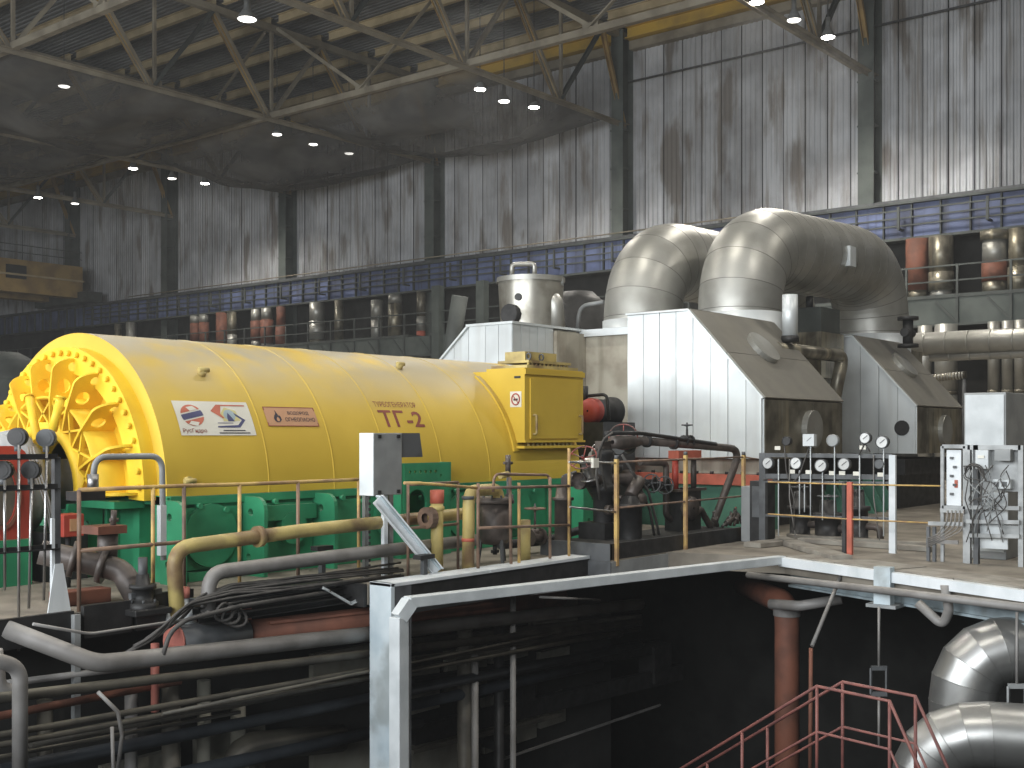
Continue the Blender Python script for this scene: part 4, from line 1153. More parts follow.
# grey instrument box on strut legs
a = P(374, 433, Y=9.62); bz = P(374, 496, Y=9.62).z
bx = thing('instrument_box', 'grey sheet-metal box on strut legs before the painted number', 'cabinet', (a.x, a.y, 0))
xe, yb_ = P(402, 440, Y=9.62).x, P(360, 440, X=a.x).y
G().box(a.x, xe, 9.62, yb_, bz, a.z).build('body', m_grey, bx, bevel=.008)
G().box(a.x - .012, a.x, 9.62, yb_, bz, a.z).build('lid', m_white, bx, bevel=.004)  # white sheet paints the daylight on this side of the box
G().plate([[(xe, a.z), (P(421, 433, Y=9.62).x, a.z), (P(424, 458, Y=9.62).x, P(424, 457, Y=9.62).z), (xe, P(424, 457, Y=9.62).z)]], (0, 9.66, 0), (1, 0, 0), (0, 0, 1), .02).build('side_flap', m_dgrey, bx)
for x in (P(379, 433, Y=9.62).x, P(398, 433, Y=9.62).x):
    G().box(x - .02, x + .02, 9.60, 9.62, a.z - .06, a.z - .02).build('latch', m_black, bx)
    G().box(x - .02, x + .02, 9.60, 9.62, bz + .02, bz + .06).build('latch', m_black, bx)
for (px, yy, mt) in ((367, 9.78, m_steel), (386, 9.66, m_white), (391.5, 9.66, m_steel)):
    x = P(px, 500, Y=yy).x
    g = G().channel((x, yy, 0), (x, yy, bz), .05, .06, .012)
    g.build('leg', mt, bx)
for k in range(14):
    x = P(367, 500, Y=9.78).x
    G().box(x - .02, x - .0, 9.72, 9.735, .05 + .065*k, .085 + .065*k).build('slot', m_black, bx)
ch = thing('sloped_channel', 'white sloping cable channel from the grey box down to the beam', 'channel', P(436, 572, Y=9.2))
G().channel(P(377, 499, Y=9.5), P(437, 572, Y=9.22), .07, .14, .012).build('channel', m_white, ch)
G().beam(P(378, 496, Y=9.52), P(438, 569, Y=9.24), .13, .02).build('cover', m_whitebl, ch)
for (px, h_, lab) in ((322, .32, 'short dark stanchion under the brown bent pipe near the railing'), (424, .22, 'low black stool under the slanted channel')):
    q = P(px, 578, Z=0)
    t = thing('pipe_support', lab, 'support', q)
    G().box(q.x - .03, q.x + .03, q.y - .03, q.y + .03, 0, h_).build('stem', m_dgrey, t)
    G().box(q.x - .12, q.x + .12, q.y - .06, q.y + .06, h_, h_ + .05).build('saddle', m_black, t)
    G().box(q.x - .1, q.x + .1, q.y - .06, q.y + .06, 0, .02).build('foot', m_dgrey, t)

# tank, valve, filter by the beam
q = P(495, 540, Y=9.62)
tk2 = thing('drain_tank', 'small dark grey flanged tank on short legs', 'tank', (q.x, q.y, 0))
G().lathe([(.22, .02), (.24, .16), (.32, .205), (.78, .205), (.78, .02)], (q.x, q.y, 0), 'z', 24).build('shell', m_brpipe, tk2)
G().lathe([(.76, .21), (.76, .25), (.80, .25), (.81, .24), (.84, .24), (.84, .02)], (q.x, q.y, 0), 'z', 24).build('lid', m_brpipe, tk2)
bt = mesh_of(G().cyl((0, 0, 0), (0, 0, .05), .014, 6), 'lid_bolt', m_dgrey)
for k in range(12): put(bt, 'lid_bolt', tk2, (q.x + .228*math.cos(k*math.pi/6), q.y + .228*math.sin(k*math.pi/6), .82))
for k in range(3):
    a = 2.2 + k*2.1
    G().beam((q.x + .17*math.cos(a), q.y + .17*math.sin(a), .34), (q.x + .22*math.cos(a), q.y + .22*math.sin(a), 0), .04, .03).build('leg', m_dgrey, tk2)
G().cyl((q.x, q.y, .24), (q.x, q.y, .1), .03, 8).box(q.x - .06, q.x + .06, q.y - .02, q.y + .02, .12, .16).build('drain_cock', m_black, tk2)
def valve(name, label, c, r, h, mat, wmat, ax=(0, 0, 1), wr_=.1, side=(1, 0, 0), cat='valve'):
    """gate valve: body, two flanges, yoke, spindle, handwheel"""
    c, ax, sd = V(c), V(ax).normalized(), V(side).normalized()
    t = thing(name, label, cat, c - V((0, 0, r)))
    G().cyl(c - sd*r*1.6, c + sd*r*1.6, r, 12).cyl(c, c + ax*r*1.5, r*.8, 12).build('body', mat, t)
    for s_ in (-1, 1): G().cyl(c + sd*r*1.5*s_, c + sd*r*1.8*s_, r*1.55, 14).build('flange', mat, t)
    o = ax.orthogonal().normalized()
    for s_ in (-1, 1): G().tube([c + ax*r*1.4 + o*r*.6*s_, c + ax*(r*1.6 + h*.4) + o*r*.5*s_, c + ax*(r*1.5 + h*.75)], r*.16, 6).build('yoke_arm', mat, t)
    G().cyl(c + ax*r*1.3, c + ax*(r*1.5 + h), r*.15, 8).build('spindle', m_dgrey, t)
    G().wheel(c + ax*(r*1.5 + h*.8), ax, wr_, .011, 5, r*.25).build('handwheel', wmat, t)
    return t
valve('gate_valve', 'dark gate valve with a wheel on a low pipe, right of the grey tank', P(535, 537, Y=9.7), .075, .34, m_brpipe, m_brnrail, wr_=.14)
q = P(563, 535, Y=9.75)
fl = thing('filter_vessel', 'slim dark filter vessel behind the tall rail post', 'vessel', (q.x, q.y, 0))
G().lathe([(.02, .12), (.6, .12), (.6, .15), (.64, .15), (.64, .11), (.78, .09), (.8, .02)], (q.x, q.y, .12), 'z', 20).build('shell', m_brpipe, fl)
G().lathe([(.0, .15), (.12, .15), (.14, .1)], (q.x, q.y, 0), 'z', 20).build('base', m_black, fl)
G().tube(fillet([(q.x, q.y, .9), (q.x, q.y, 1.05), (q.x + .3, q.y, 1.1)], .06), .03, 8).build('outlet_tube', m_dgrey, fl)
q = P(515, 470, Y=9.35)
o = thing('vent_valve', 'small upright vent valve on a thin riser over the tank', 'valve', (q.x, q.y, .84))
G().tube([P(508, 505, Y=9.55), P(508, 474, Y=9.5)], .02, 8).build('riser', m_dgrey, o)
G().cyl(P(508, 474, Y=9.5), P(508, 455, Y=9.5), .035, 8).cyl(P(504, 463, Y=9.5), P(512, 463, Y=9.5), .02, 8).build('body', m_brpipe, o)
G().tube([P(508, 474, Y=9.45), P(500, 476, Y=9.45)], .04, 8).build('elbow', m_yelpipe, o)
G().cyl(P(524, 560, Y=9.4), P(524, 520, Y=9.4), .085, 14).build('olive_pipe_stub', m_yelpipe, label='olive stub pipe standing right of the grey tank', cat='pipe')
pipe('low_pipe', 'black low pipe running behind the tank to the filter vessel', [P(500, 545, Y=9.95), P(545, 541, Y=9.95), P(580, 530, Y=9.95)], .06, m_black)

# ---------------------------------------------------------------- black pipe cluster
YQ = 9.35
mp = pipe('oil_pipe', 'thick black oil pipe bending down steeply over the kerb', [P(632, 440, Y=YQ), P(741, 449, Y=YQ), P(711, 530, Y=YQ)], .062, m_brpipe, .2, 16, flanges=(.35, .12), fmat=m_black)
b = P(628, 442, Y=YQ)
G().lathe([(-.4, .03), (-.4, .085), (-.1, .1), (.1, .095), (.3, .062)], b, 'x', 20).build('end_body', m_brpipe, mp)
pipe('control_rod', 'thin black rod lying above the thick oil pipe', [P(606, 433, Y=YQ - .05), P(640, 433, Y=YQ - .05), P(716, 444, Y=YQ - .05)], .03, m_black, .1, 8)
valve('gate_valve', 'small upright hand valve on top of the thick oil pipe', P(687, 441, Y=YQ), .06, .2, m_black, m_dgrey, wr_=.08)
q = P(603, 455, Y=YQ + .1)
vb = thing('control_valve', 'black control valve block with hoses at the left end of the oil pipe', 'valve', (q.x, q.y, .21))
G().lathe([(0, .14), (.45, .14), (.48, .2), (.56, .2), (.6, .13), (.95, .12), (1.0, .16), (1.06, .16), (1.1, .05)], (q.x, q.y, .35), 'z', 20).build('body', m_black, vb)
G().lathe([(-.6, .12), (-.52, .12), (-.52, .08), (.6, .08), (.6, .13), (.68, .13)], (q.x, q.y, 1.0), 'x', 18).build('inlet', m_brpipe, vb)
G().lathe([(0, .11), (.9, .11), (.92, .15), (1.0, .15), (1.0, .02)], (q.x + .42, q.y + .12, .2), 'z', 18).build('side_body', m_black, vb)
G().box(q.x - .1, q.x + .4, q.y - .07, q.y + .07, 1.44, 1.55).build('actuator', m_brpipe, vb)
G().box(q.x - .25, q.x + .55, q.y - .2, q.y + .25, .17, .4).build('foot', m_black, vb)
for (dx, z_) in ((.1, .75), (.42, .62), (-.1, .58)):
    G().cyl((q.x + dx, q.y - .13, z_), (q.x + dx, q.y - .2, z_), .07, 12).cyl((q.x + dx, q.y - .2, z_), (q.x + dx, q.y - .26, z_), .03, 8).build('port', m_brpipe, vb)
for k, (pts, r) in enumerate([([(604, 440), (598, 452), (596, 475), (600, 500)], .018), ([(612, 433), (602, 440), (600, 462), (606, 490)], .018), ([(630, 470), (648, 490), (656, 520), (660, 540)], .02), ([(622, 455), (636, 478), (650, 510), (655, 540)], .02)]):
    G().tube(fillet([P(x, y, Y=YQ - .25) for x, y in pts], .2), r, 6).build('hose', m_rubber, vb)
valve('wheel_valve', 'valve with a red-rimmed wheel at the left of the black cluster', P(588, 470, Y=YQ), .08, .22, m_steel, m_wheel, ax=(-.75, -.25, .6), wr_=.19, side=(.3, 0, -1))
valve('wheel_valve', 'valve with a red wheel standing above the control valve', P(624, 446, Y=YQ + .25), .08, .2, m_dgrey, m_wheel, ax=(-.75, -.45, .5), wr_=.21, side=(1, 0, 0))
valve('wheel_valve', 'small pale star-wheel valve beside the terminal box', P(596, 456, Y=YQ + .5), .05, .14, m_steel, m_steel, ax=(-.6, -.6, .5), wr_=.09, side=(1, 0, 0))
pipe('elbow_pipe', 'fat dark elbow pipe left of the control valve', [P(566, 481, Y=YQ + .3), P(588, 480, Y=YQ + .3), P(603, 505, Y=YQ + .3), P(603, 535, Y=YQ + .3)], .085, m_brpipe, .16, 14)
rb = thing('pump_yoke', 'red and black yoke frame under the oil pipe', 'frame', P(685, 530, Y=YQ + .05))
a, b, c, d_ = P(675, 452, Y=YQ - .1), P(696, 452, Y=YQ - .1), P(675, 489, Y=YQ - .1), P(696, 489, Y=YQ - .1)
G().box(a.x - .03, b.x + .03, YQ - .18, YQ + .0, a.z - .1, a.z + .02).build('head_plate', m_redbeam, rb)
G().cyl((a.x + .04, YQ - .08, a.z - .1), (a.x + .04, YQ - .08, c.z), .05, 12).build('column', m_red, rb)
G().cyl((b.x - .04, YQ - .08, a.z - .1), (b.x - .04, YQ - .08, c.z), .045, 12).build('column', m_brpipe, rb)
G().box(a.x + .03, b.x - .02, YQ - .2, YQ + .1, .17, c.z).build('pump_body', m_black, rb)
G().box(a.x - .1, b.x + .12, YQ - .22, YQ + .15, c.z - .04, c.z + .0).build('pump_flange', m_brpipe, rb)
G().lathe([(-.12, .02), (-.12, .17), (-.05, .19), (.1, .12)], P(687, 508, Y=YQ - .2), 'y', 16).build('pump_cover', m_brpipe, rb)
for (px, py) in ((648, 484), (661, 486)):
    q = P(px, py, Y=YQ - .1)
    valve('disc_valve', 'black twin-disc valve left of the red yoke frame' if px < 655 else 'black twin-disc valve touching the red yoke frame', q, .07, .1, m_black, m_dgrey, ax=(-.6, -.7, .1), wr_=.13, side=(.7, -.6, 0))
pipe('drop_pipe', 'thin dark pipe dropping beside the twin-disc valves', [P(640, 462, Y=YQ), P(666, 463, Y=YQ), P(666, 515, Y=YQ), P(682, 530, Y=YQ)], .05, m_brpipe, .1, 10)
q = P(630, 536, Y=YQ - .25)
f2 = thing('strainer', 'squat dark strainer with a valve on top behind the first ochre post', 'strainer', (q.x, q.y, .17))
G().lathe([(.0, .17), (.45, .17), (.45, .21), (.5, .21), (.5, .15), (.6, .1), (.62, .01)], (q.x, q.y, .17), 'z', 20).build('pot', m_black, f2)
G().cyl((q.x, q.y, .77), (q.x + .25, q.y, 1.0), .09, 10).cyl((q.x + .1, q.y, .7), (q.x + .3, q.y, .72), .1, 10).build('head', m_brpipe, f2)
pipe('hook_pipe', 'curved dark pipe at the right foot of the black cluster', [P(690, 520, Y=YQ - .2), P(700, 508, Y=YQ - .2), P(712, 530, Y=YQ - .2), P(708, 540, Y=YQ - .2)], .05, m_brpipe, .1, 8)
rng = random.Random(3)
for k in range(7):
    q = P(718 + 4*k, 528 + rng.uniform(-3, 3), Y=9.0 + .1*rng.random()); q.z = .19
    t = thing('scrap_fitting', 'small rusty pipe fittings heaped at the right end of the kerb', 'fitting', q, group='fittings heaped on the kerb')
    dr = V((rng.uniform(-1, 1), rng.uniform(-.4, .4), rng.uniform(.2, 1))).normalized()
    G().cyl(q, q + dr*.26, .025, 8).cyl(q + dr*.1, q + dr*.16, .045, 8).build('barrel', m_brpipe, t)
    G().cyl(q + dr*.2, q + dr*.2 + V((.1, .05, .06)), .018, 6).build('lever', m_redbeam if k == 5 else m_dgrey, t)
# red flanged end and black hoop between generator and turbine
q = P(594, 411, X=16.8)
rm = thing('coupling_motor', 'red round end cover with a black hoop behind the terminal box', 'motor', (q.x, q.y, 0))
G().lathe([(16.6, .02), (16.6, .20), (16.68, .225), (16.8, .225)], (0, q.y, q.z), 'x', 24).build('cover', m_red, rm)
G().lathe([(16.8, .21), (17.3, .21), (17.3, .26), (17.4, .26)], (0, q.y, q.z), 'x', 24).build('drum', m_black, rm)
G().box(16.5, 17.5, q.y - .4, q.y + 1.2, 0, q.z - .2).build('bearing_block', m_black, rm)
G().box(16.95, 17.55, q.y - .1, q.y + 1.5, q.z - .2, q.z + .12).build('shadow_block', m_black, rm)  # black masses here stand for the shadow beside the red cover
a = P(588, 396, X=16.7)
G().tube(fillet([a, P(607, 394, X=16.7), P(609, 420, X=16.7)], .12), .03, 8).build('hoop', m_black, rm)
for (px, py, lab) in ((582, 392, 1),):
    G().cyl(P(585, 405, X=16.7), P(585, 386, X=16.7), .06, 8).build('post', m_black, rm)

# ================================================================== gauge rack (right)
XG = 15.85
gr = thing('gauge_rack', 'steel rack of round pressure gauges with sensing tubes', 'gauge rack', P(826, 545, X=XG))
pz = lambda px, py: P(px, py, X=XG)
ya, yb = pz(763, 455).y, pz(893, 457).y
for (py, h_) in ((455, .06), (476, .07), (481.5, .03)):
    G().beam(pz(763, py), pz(893, py + 1.2), .05, h_).build('cross_bar', m_dgrey, gr)
G().box(XG - .03, XG + .05, ya - .05, ya + .05, 0, pz(763, 453).z).build('post', m_dgrey, gr)
G().box(XG - .05, XG, yb - .05, yb + .04, 0, pz(890, 455).z).build('post', m_white, gr)
G().box(XG, XG + .06, yb - .03, yb + .06, 0, pz(890, 455).z).build('post_back', m_dgrey, gr)
G().beam(pz(763, 515), pz(893, 519), .04, .04).build('cross_bar', m_dgrey, gr)
for (px, y0, y1, kx) in ((780, 459, 536, 0), (791, 459, 537, 1), (801, 470, 514, 0), (812, 446, 516, 0), (824, 471, 520, 0), (836, 446, 517, 0), (861, 455, 537, 0), (875, 455, 540, 1), (885, 448, 536, 0), (806, 484, 512, 0)):
    G().tube([pz(px, y0) - V((.05, 0, 0)), pz(px, (y0+y1)/2) - V((.05, 0, 0)), pz(px + (6 if kx else 0), y1) - V((.05, 0, 0))], .009, 6).build('sensing_tube', m_greylt if kx == 0 else m_gpipe, gr)
for (px, py, rp_, mt, kind) in ((770, 463, 6, m_dial, 0), (798, 463, 6.2, m_dial, 0), (823, 465.5, 6.4, m_dial, 0), (846, 464, 6.2, m_dial, 0), (811, 440, 6, m_dial, 1), (834.5, 440.5, 5.8, m_grey, 0), (867, 438, 5.4, m_dial, 0), (884, 442, 6, m_dial, 0), (788.5, 441, 4.6, m_black, 0), (881, 464, 4.5, m_dgrey, 0)):
    c = pz(px, py) - V((.07, 0, 0)); r = rp_ * 16.8 / FOC
    if kind == 0: g = G().lathe([(.07, .01), (.07, r), (-.02, r*1.02), (-.02, r*.9)], c, 'x', 20)
    else: g = G().box(c.x - .02, c.x + .07, c.y - r, c.y + r, c.z - r, c.z + r)
    ga = g.build('gauge', m_dgrey if mt is m_dial and kind == 0 else m_greylt if mt is m_dial else mt, gr)
    G().lathe([(-.012, r*.92), (-.013, .001)], c, 'x', 20, smooth=False).build('dial', mt, ga)
    if mt is m_dial:
        G().beam(c + V((-.018, r*.3, -r*.2)), c + V((-.018, -r*.5, r*.45)), .006, .01, up=(1, 0, 0)).build('needle', m_black, ga)
for (px, py) in ((793.5, 471.5), (810, 472), (833.5, 473), (843.5, 473), (857.5, 473.5), (882, 474.5), (779, 448), (864, 447.5)):
    c = pz(px, py) - V((.045, 0, 0))
    G().box(c.x - .005, c.x, c.y - .045, c.y + .045, c.z - .028, c.z + .028).build('tag', m_print_wh, gr)
for (pts) in ([(786, 443), (788, 470), (796, 500), (796, 530)], [(811, 447), (800, 478), (790, 484), (772, 478), (765, 480)], [(867, 444), (872, 452)], [(866, 444), (861, 455)]):
    G().tube(fillet([pz(x, y) - V((.06, 0, 0)) for x, y in pts], .2), .01, 6).build('capillary', m_rubber, gr)
# dark clutter added behind the rack, shaped as black pumps
for (px, r, h_, lab) in ((800, .16, .75, 'added dark clutter shaped as an upright pump behind the left gauges of the rack'), (828, .2, .62, 'added dark clutter shaped as a squat pump behind the middle of the gauge rack'), (858, .15, .8, 'added dark clutter shaped as a slim pump behind the right gauges of the rack')):
    q = P(px, 500, X=17.2)
    t = thing('clutter_pump', lab, 'pump', (q.x, q.y, 0))
    G().lathe([(0, r*1.3), (.06, r*1.3), (.06, r), (h_*.6, r), (h_*.6, r*1.25), (h_*.68, r*1.25), (h_*.68, r*.7), (h_, r*.6), (h_, .01)], (q.x, q.y, 0), 'z', 16).build('body', m_black, t)
    G().tube(fillet([(q.x, q.y, h_*.3), (q.x, q.y - .35, h_*.3), (q.x, q.y - .35, 0)], .1), r*.35, 10).build('outlet', m_brpipe, t)
    G().wheel((q.x, q.y, h_ + .06), (0, 0, 1), r*.8, .012, 5, .02).build('handwheel', m_dgrey, t)
# black panel box at its left
q0, q1 = P(755, 481, X=15.9), P(765, 532, X=15.9)
sb = thing('switch_box', 'black upright switch box at the left of the gauge rack', 'switch box', (15.9, q0.y, 0))
G().box(15.92, 16.2, q1.y - .02, q0.y + .1, 0, q0.z).build('body', m_black, sb, bevel=.01)
G().box(15.90, 15.92, q1.y + .02, q0.y + .05, .4, q0.z - .08).build('door', m_dgrey, sb)
q = P(748, 512, X=16.1)
G().box(16.1, 16.4, q.y - .1, q.y + .12, 0, .85).build('grey_box', m_grey, label='grey upright box between the last ochre post and the black switch box', cat='box', bevel=.01)

# ================================================================== cabinets (right)
XB = 15.2
pc = lambda px, py: P(px, py, X=XB)
tc = thing('tall_cabinet', 'tall light grey cabinet behind the open panel', 'cabinet', (16.3, 5, 0))
a, b = P(964, 393, X=15.9), P(1006, 445, X=15.9)
G().box(15.9, 16.9, b.y, a.y, 0, a.z).build('body', m_grey, tc, bevel=.01)  # darker than the front: the flank's shade put into the grey
G().box(15.88, 15.9, b.y + .02, a.y - .02, .1, a.z - .03).build('door', m_greylt, tc, bevel=.005)  # lighter grey paints the lit front
ca = thing('narrow_panel', 'narrow open frame with a white wiring board', 'panel', pc(954, 555))
a, b = pc(942, 446), pc(966, 508)
for y in (a.y, b.y + .02):
    G().box(XB, XB + .04, y - .02, y + .02, 0, a.z).build('upright', m_frame, ca)
for z in (a.z, b.z): G().box(XB, XB + .04, b.y, a.y, z - .03, z + .02).build('crossbar', m_frame, ca)
q0, q1 = pc(945.5, 450), pc(960, 506)
G().box(XB + .04, XB + .06, q1.y, q0.y, q1.z, q0.z).build('board', m_white, ca)
for k in range(5):
    c = pc(951 + (k % 2)*3, 458 + k*9) ; G().box(XB + .01, XB + .04, c.y - .02, c.y + .02, c.z - .015, c.z + .015).build('terminal', m_dgrey, ca)
q = pc(956, 484); G().box(XB + .03, XB + .04, q.y - .01, q.y + .03, q.z - .05, q.z + .05).build('red_mark', m_redbeam, ca)
cb = thing('wiring_panel', 'open wiring panel with relay boxes, a meter and loose cables', 'panel', pc(995, 555))
a, b = pc(968, 445), pc(1021, 553)
for y in (a.y, a.y - .1, b.y):
    G().box(XB - .02, XB + .06, y - .03, y + .03, 0, a.z).build('upright', m_frame if y != a.y - .1 else m_dgrey, cb)
G().box(XB - .02, XB + .06, b.y, a.y, a.z - .06, a.z).build('crossbar', m_frame, cb)
q0, q1 = pc(971, 449), pc(1018, 492)
G().box(XB + .07, XB + .09, q1.y, q0.y, q1.z, q0.z).build('back_board', m_frame, cb)
q0, q1 = pc(973, 492), pc(1006, 550)
G().box(XB + .07, XB + .1, q1.y, q0.y, q1.z, q0.z).build('lower_board', m_greylt, cb)
def dev(x0, y0, x1, y1, mt, nm, dep=.14):
    p0, p1 = pc(x0, y0), pc(x1, y1)
    return G().box(XB - dep + .07, XB + .07, p1.y, p0.y, p1.z, p0.z).build(nm, mt, cb, bevel=.006)
d1 = dev(977, 450, 990, 469, m_greylt, 'relay_box'); d2 = dev(997, 449, 1013, 461, m_grey, 'relay_box', .18); d3 = dev(994, 479, 1012, 489, m_greylt, 'meter')
q = pc(983, 457); G().box(XB - .085, XB - .07, q.y - .04, q.y + .04, q.z - .015, q.z + .02).build('label_plate', m_print_wh, d1)
for px in (998, 1006):
    q = pc(px, 484); G().box(XB - .085, XB - .07, q.y - .03, q.y + .03, q.z - .03, q.z + .03).build('meter_window', m_dgrey, d3)
dev(1002, 525, 1020, 535, m_grey, 'duct', .1)
for (py, x0, x1) in ((507, 968, 1021), (521, 968, 1021), (535, 968, 1021), (523, 930, 966), (541, 928, 960), (510, 942, 966)):
    G().beam(pc(x0, py) - V((.06, 0, 0)), pc(x1, py + 1) - V((.06, 0, 0)), .03, .05).build('slotted_bar', m_frame if py != 541 else m_gpipe, cb)
rng = random.Random(11)
for k in range(20):
    x0 = rng.uniform(972, 1012); y0 = rng.choice((465, 470, 490)); x1 = rng.uniform(970, 1010); y1 = rng.uniform(500, 548)
    pts = [pc(x0, y0), pc(x0 + rng.uniform(-12, 6), y0 + 12), pc((x0+x1)/2 + rng.uniform(-12, 12), (y0+y1)/2), pc(x1, y1)]
    G().tube(fillet([p - V((.10 + .05*rng.random(), 0, 0)) for p in pts], .15), .007, 6).build('cable', m_rubber if k % 3 else m_grey, cb)
for k in range(5):
    pts = [pc(950 + 4*k, 510), pc(949 + 4*k, 522 + 2*k), pc(940 + 2*k, 534 + k), pc(930, 538 + 2*k)]
    G().tube(fillet([p - V((.09, 0, 0)) for p in pts], .15), .009, 6).build('conduit', m_gpipe, cb)
for k in range(4):
    pts = [pc(968, 472 - 2*k), pc(973 + 3*k, 462 + k), pc(986, 466 + 3*k), pc(988 + k, 480)]
    G().tube(fillet([p - V((.12 + .02*k, 0, 0)) for p in pts], .12), .008, 6).build('cable', m_rubber, cb)
for y in (930, 936):
    q = pc(y, 540); G().box(XB - .08, XB - .04, q.y - .02, q.y + .02, 0, .45).build('support', m_dgrey, cb)

# ================================================================== left instrument stand
YI = 10.1
st = thing('instrument_stand', 'slotted steel stand with black-backed gauges at the left', 'gauge stand', P(56, 612, Y=YI))
pi = lambda px, py: P(px, py, Y=YI)
a = pi(56, 430)
G().box(a.x - .03, a.x + .03, YI - .03, YI + .03, 0, pi(56, 457).z).build('post', m_dgrey, st)
G().box(a.x - .06, a.x - .03, YI - .035, YI + .0, 0, pi(52, 518).z).build('post_trim', m_white, st)
G().plate([[(-.11, 0), (.12, 0), (.04, .45), (-.04, .45)]], (a.x, YI - .04, 0), (1, 0, 0), (0, 0, 1), .012).build('foot_gusset', m_white, st)
for py in (459, 489, 549):
    G().angle((3.2, YI - .02, pi(40, py).z), (a.x, YI - .02, pi(56, py).z), .05, .012).build('slotted_bar', m_black, st)
    for k in range(9):
        x = a.x - .1 - .11*k
        G().box(x - .02, x + .02, YI - .026, YI - .02, pi(56, py).z + .015, pi(56, py).z + .03).build('slot', m_grey, st)
for (px, py, mt) in ((17.5, 437, m_black), (46, 438, m_dgrey), (3, 470, m_black), (31, 470, m_black)):
    c = pi(px, py)
    v = V((C_, S_, 0))
    G().cyl(c - v*.03, c + v*.05, .083, 20).cyl(c - v*.035, c - v*.03, .06, 20).build('gauge', mt, st)
    G().cyl(c - V((0, 0, .08)), c - V((0, 0, .13)), .03, 8).build('gauge_stem', m_dgrey, st)
for (px, y0, y1) in ((16, 445, 650), (29, 478, 608), (44, 446, 600), (2, 480, 590)):
    G().tube([pi(px, y0) + V((0, -.05, 0)), pi(px - 3 if px > 20 else px, y1) + V((0, -.05, 0))], .014, 6).build('sensing_tube', m_steel, st)
# bent grey conduit with gland
q = P(93, 485, Y=10.6)
cd = pipe('conduit_loop', 'thin grey conduit looping over the frame corner', [P(93, 484, Y=10.6), P(95, 457, Y=10.6), P(162, 456, Y=10.6), P(163.5, 560, Y=10.6)], .032, m_grey, .15, 8, cat='conduit')
G().cyl(P(93, 492, Y=10.6), P(93, 474, Y=10.6), .055, 10).build('gland', m_steel, cd)
G().box(P(74, 494, Y=10.6).x, P(100, 494, Y=10.6).x, 10.5, 10.75, P(90, 500, Y=10.6).z, P(90, 491, Y=10.6).z).build('junction_box', m_black, cd)
a, b = P(161, 505, Y=10.62), P(161, 555, Y=10.62)
G().box(a.x - .05, a.x + .02, 10.55, 10.62, b.z, a.z).build('slotted_strip', m_greylt, cd)
# small vertical panel and red box by the shaft
q = P(69, 525, Y=11.6)
xb = thing('red_box', 'small red box on a thin stem beside the shaft bearing', 'box', (q.x, 11.6, 0))
G().box(q.x - .12, q.x + .12, 11.5, 11.75, q.z - .12, q.z + .12).build('body', m_red, xb, bevel=.01)
G().box(q.x - .05, q.x + .05, 11.49, 11.5, q.z - .06, q.z + .07).build('window', m_tan, xb)
G().cyl((q.x, 11.62, 0), (q.x, 11.62, q.z - .12), .03, 8).build('stem', m_black, xb)
# brown drain pipe with flanges
dp = pipe('drain_pipe', 'brown flanged drain pipe bending into the trench at the left', [P(40, 552, Y=10.8), P(100, 565, Y=10.5), P(122, 571, Y=10.35), P(141, 604, Y=10.1)], .12, m_brpipe, .22, 14, flanges=(.55, 1.15), fmat=m_brpipe)
G().cyl(P(107, 563, Y=10.5), P(108, 532, Y=10.5), .1, 14).build('branch', m_brpipe, dp)
q = P(108, 530, Y=10.5)
G().box(q.x - .2, q.x + .12, 10.35, 10.65, q.z - .03, q.z + .05).build('branch_flange', m_rust, dp)
G().cyl(P(113, 527, Y=10.45), P(114, 510, Y=10.45), .03, 8).cyl(P(110, 520, Y=10.45), P(118, 520, Y=10.45), .02, 8).build('bleed_cock', m_brpipe, dp)
q = P(78, 584, Y=10.4)
G().box(q.x - .25, q.x + .3, 10.3, 10.5, 0, .14).build('red_block', m_rust, label='low brick-red steel block under the drain pipe', cat='block', bevel=.01)
q = P(141, 605, Y=9.88)
mb = thing('trench_valve', 'black trench valve where the drain pipe goes down', 'valve', (q.x, q.y, -.1))
G().box(q.x - .2, q.x + .2, 9.66, 10.05, -.08, -.02).build('base', m_black, mb, bevel=.01)
G().lathe([(-.02, .15), (.03, .15), (.03, .1), (.16, .1), (.16, .13), (.2, .13), (.2, .07), (.3, .06), (.3, .02)], (q.x, 9.85, 0), 'z', 14).build('body', m_black, mb)
G().cyl((q.x, 9.85, .2), (q.x, 9.85, .46), .045, 10).build('stem', m_dgrey, mb)
G().beam((q.x - .14, 9.85, .1), (q.x + .2, 9.85, .12), .05, .05).build('yoke', m_dgrey, mb)
for k in range(6): G().cyl((q.x + .125*math.cos(k*1.047), 9.85 + .125*math.sin(k*1.047), .03), (q.x + .125*math.cos(k*1.047), 9.85 + .125*math.sin(k*1.047), .06), .014, 6).build('bolt', m_dgrey, mb)
# dark steel edging of the floor at the trench
te = thing('trench_edging', 'black steel edging along the floor above the trench', 'edging', (6, 9.88, -.3))
for (x0, x1, z) in ((-5, 5.75, .03), (5.85, 6.35, .06), (6.4, 7.05, .1), (7.2, 8.88, .04)):
    G().box(x0, x1, 9.84, 9.90, -.24, z).build('edge_plate', m_black, te)
G().box(8.84, 8.89, 9.27, 9.9, -.24, .01).build('edge_plate', m_black, te)
G().box(5.72, 5.78, 9.78, 9.84, -.95, .0).build('strut_post', m_grey, te)

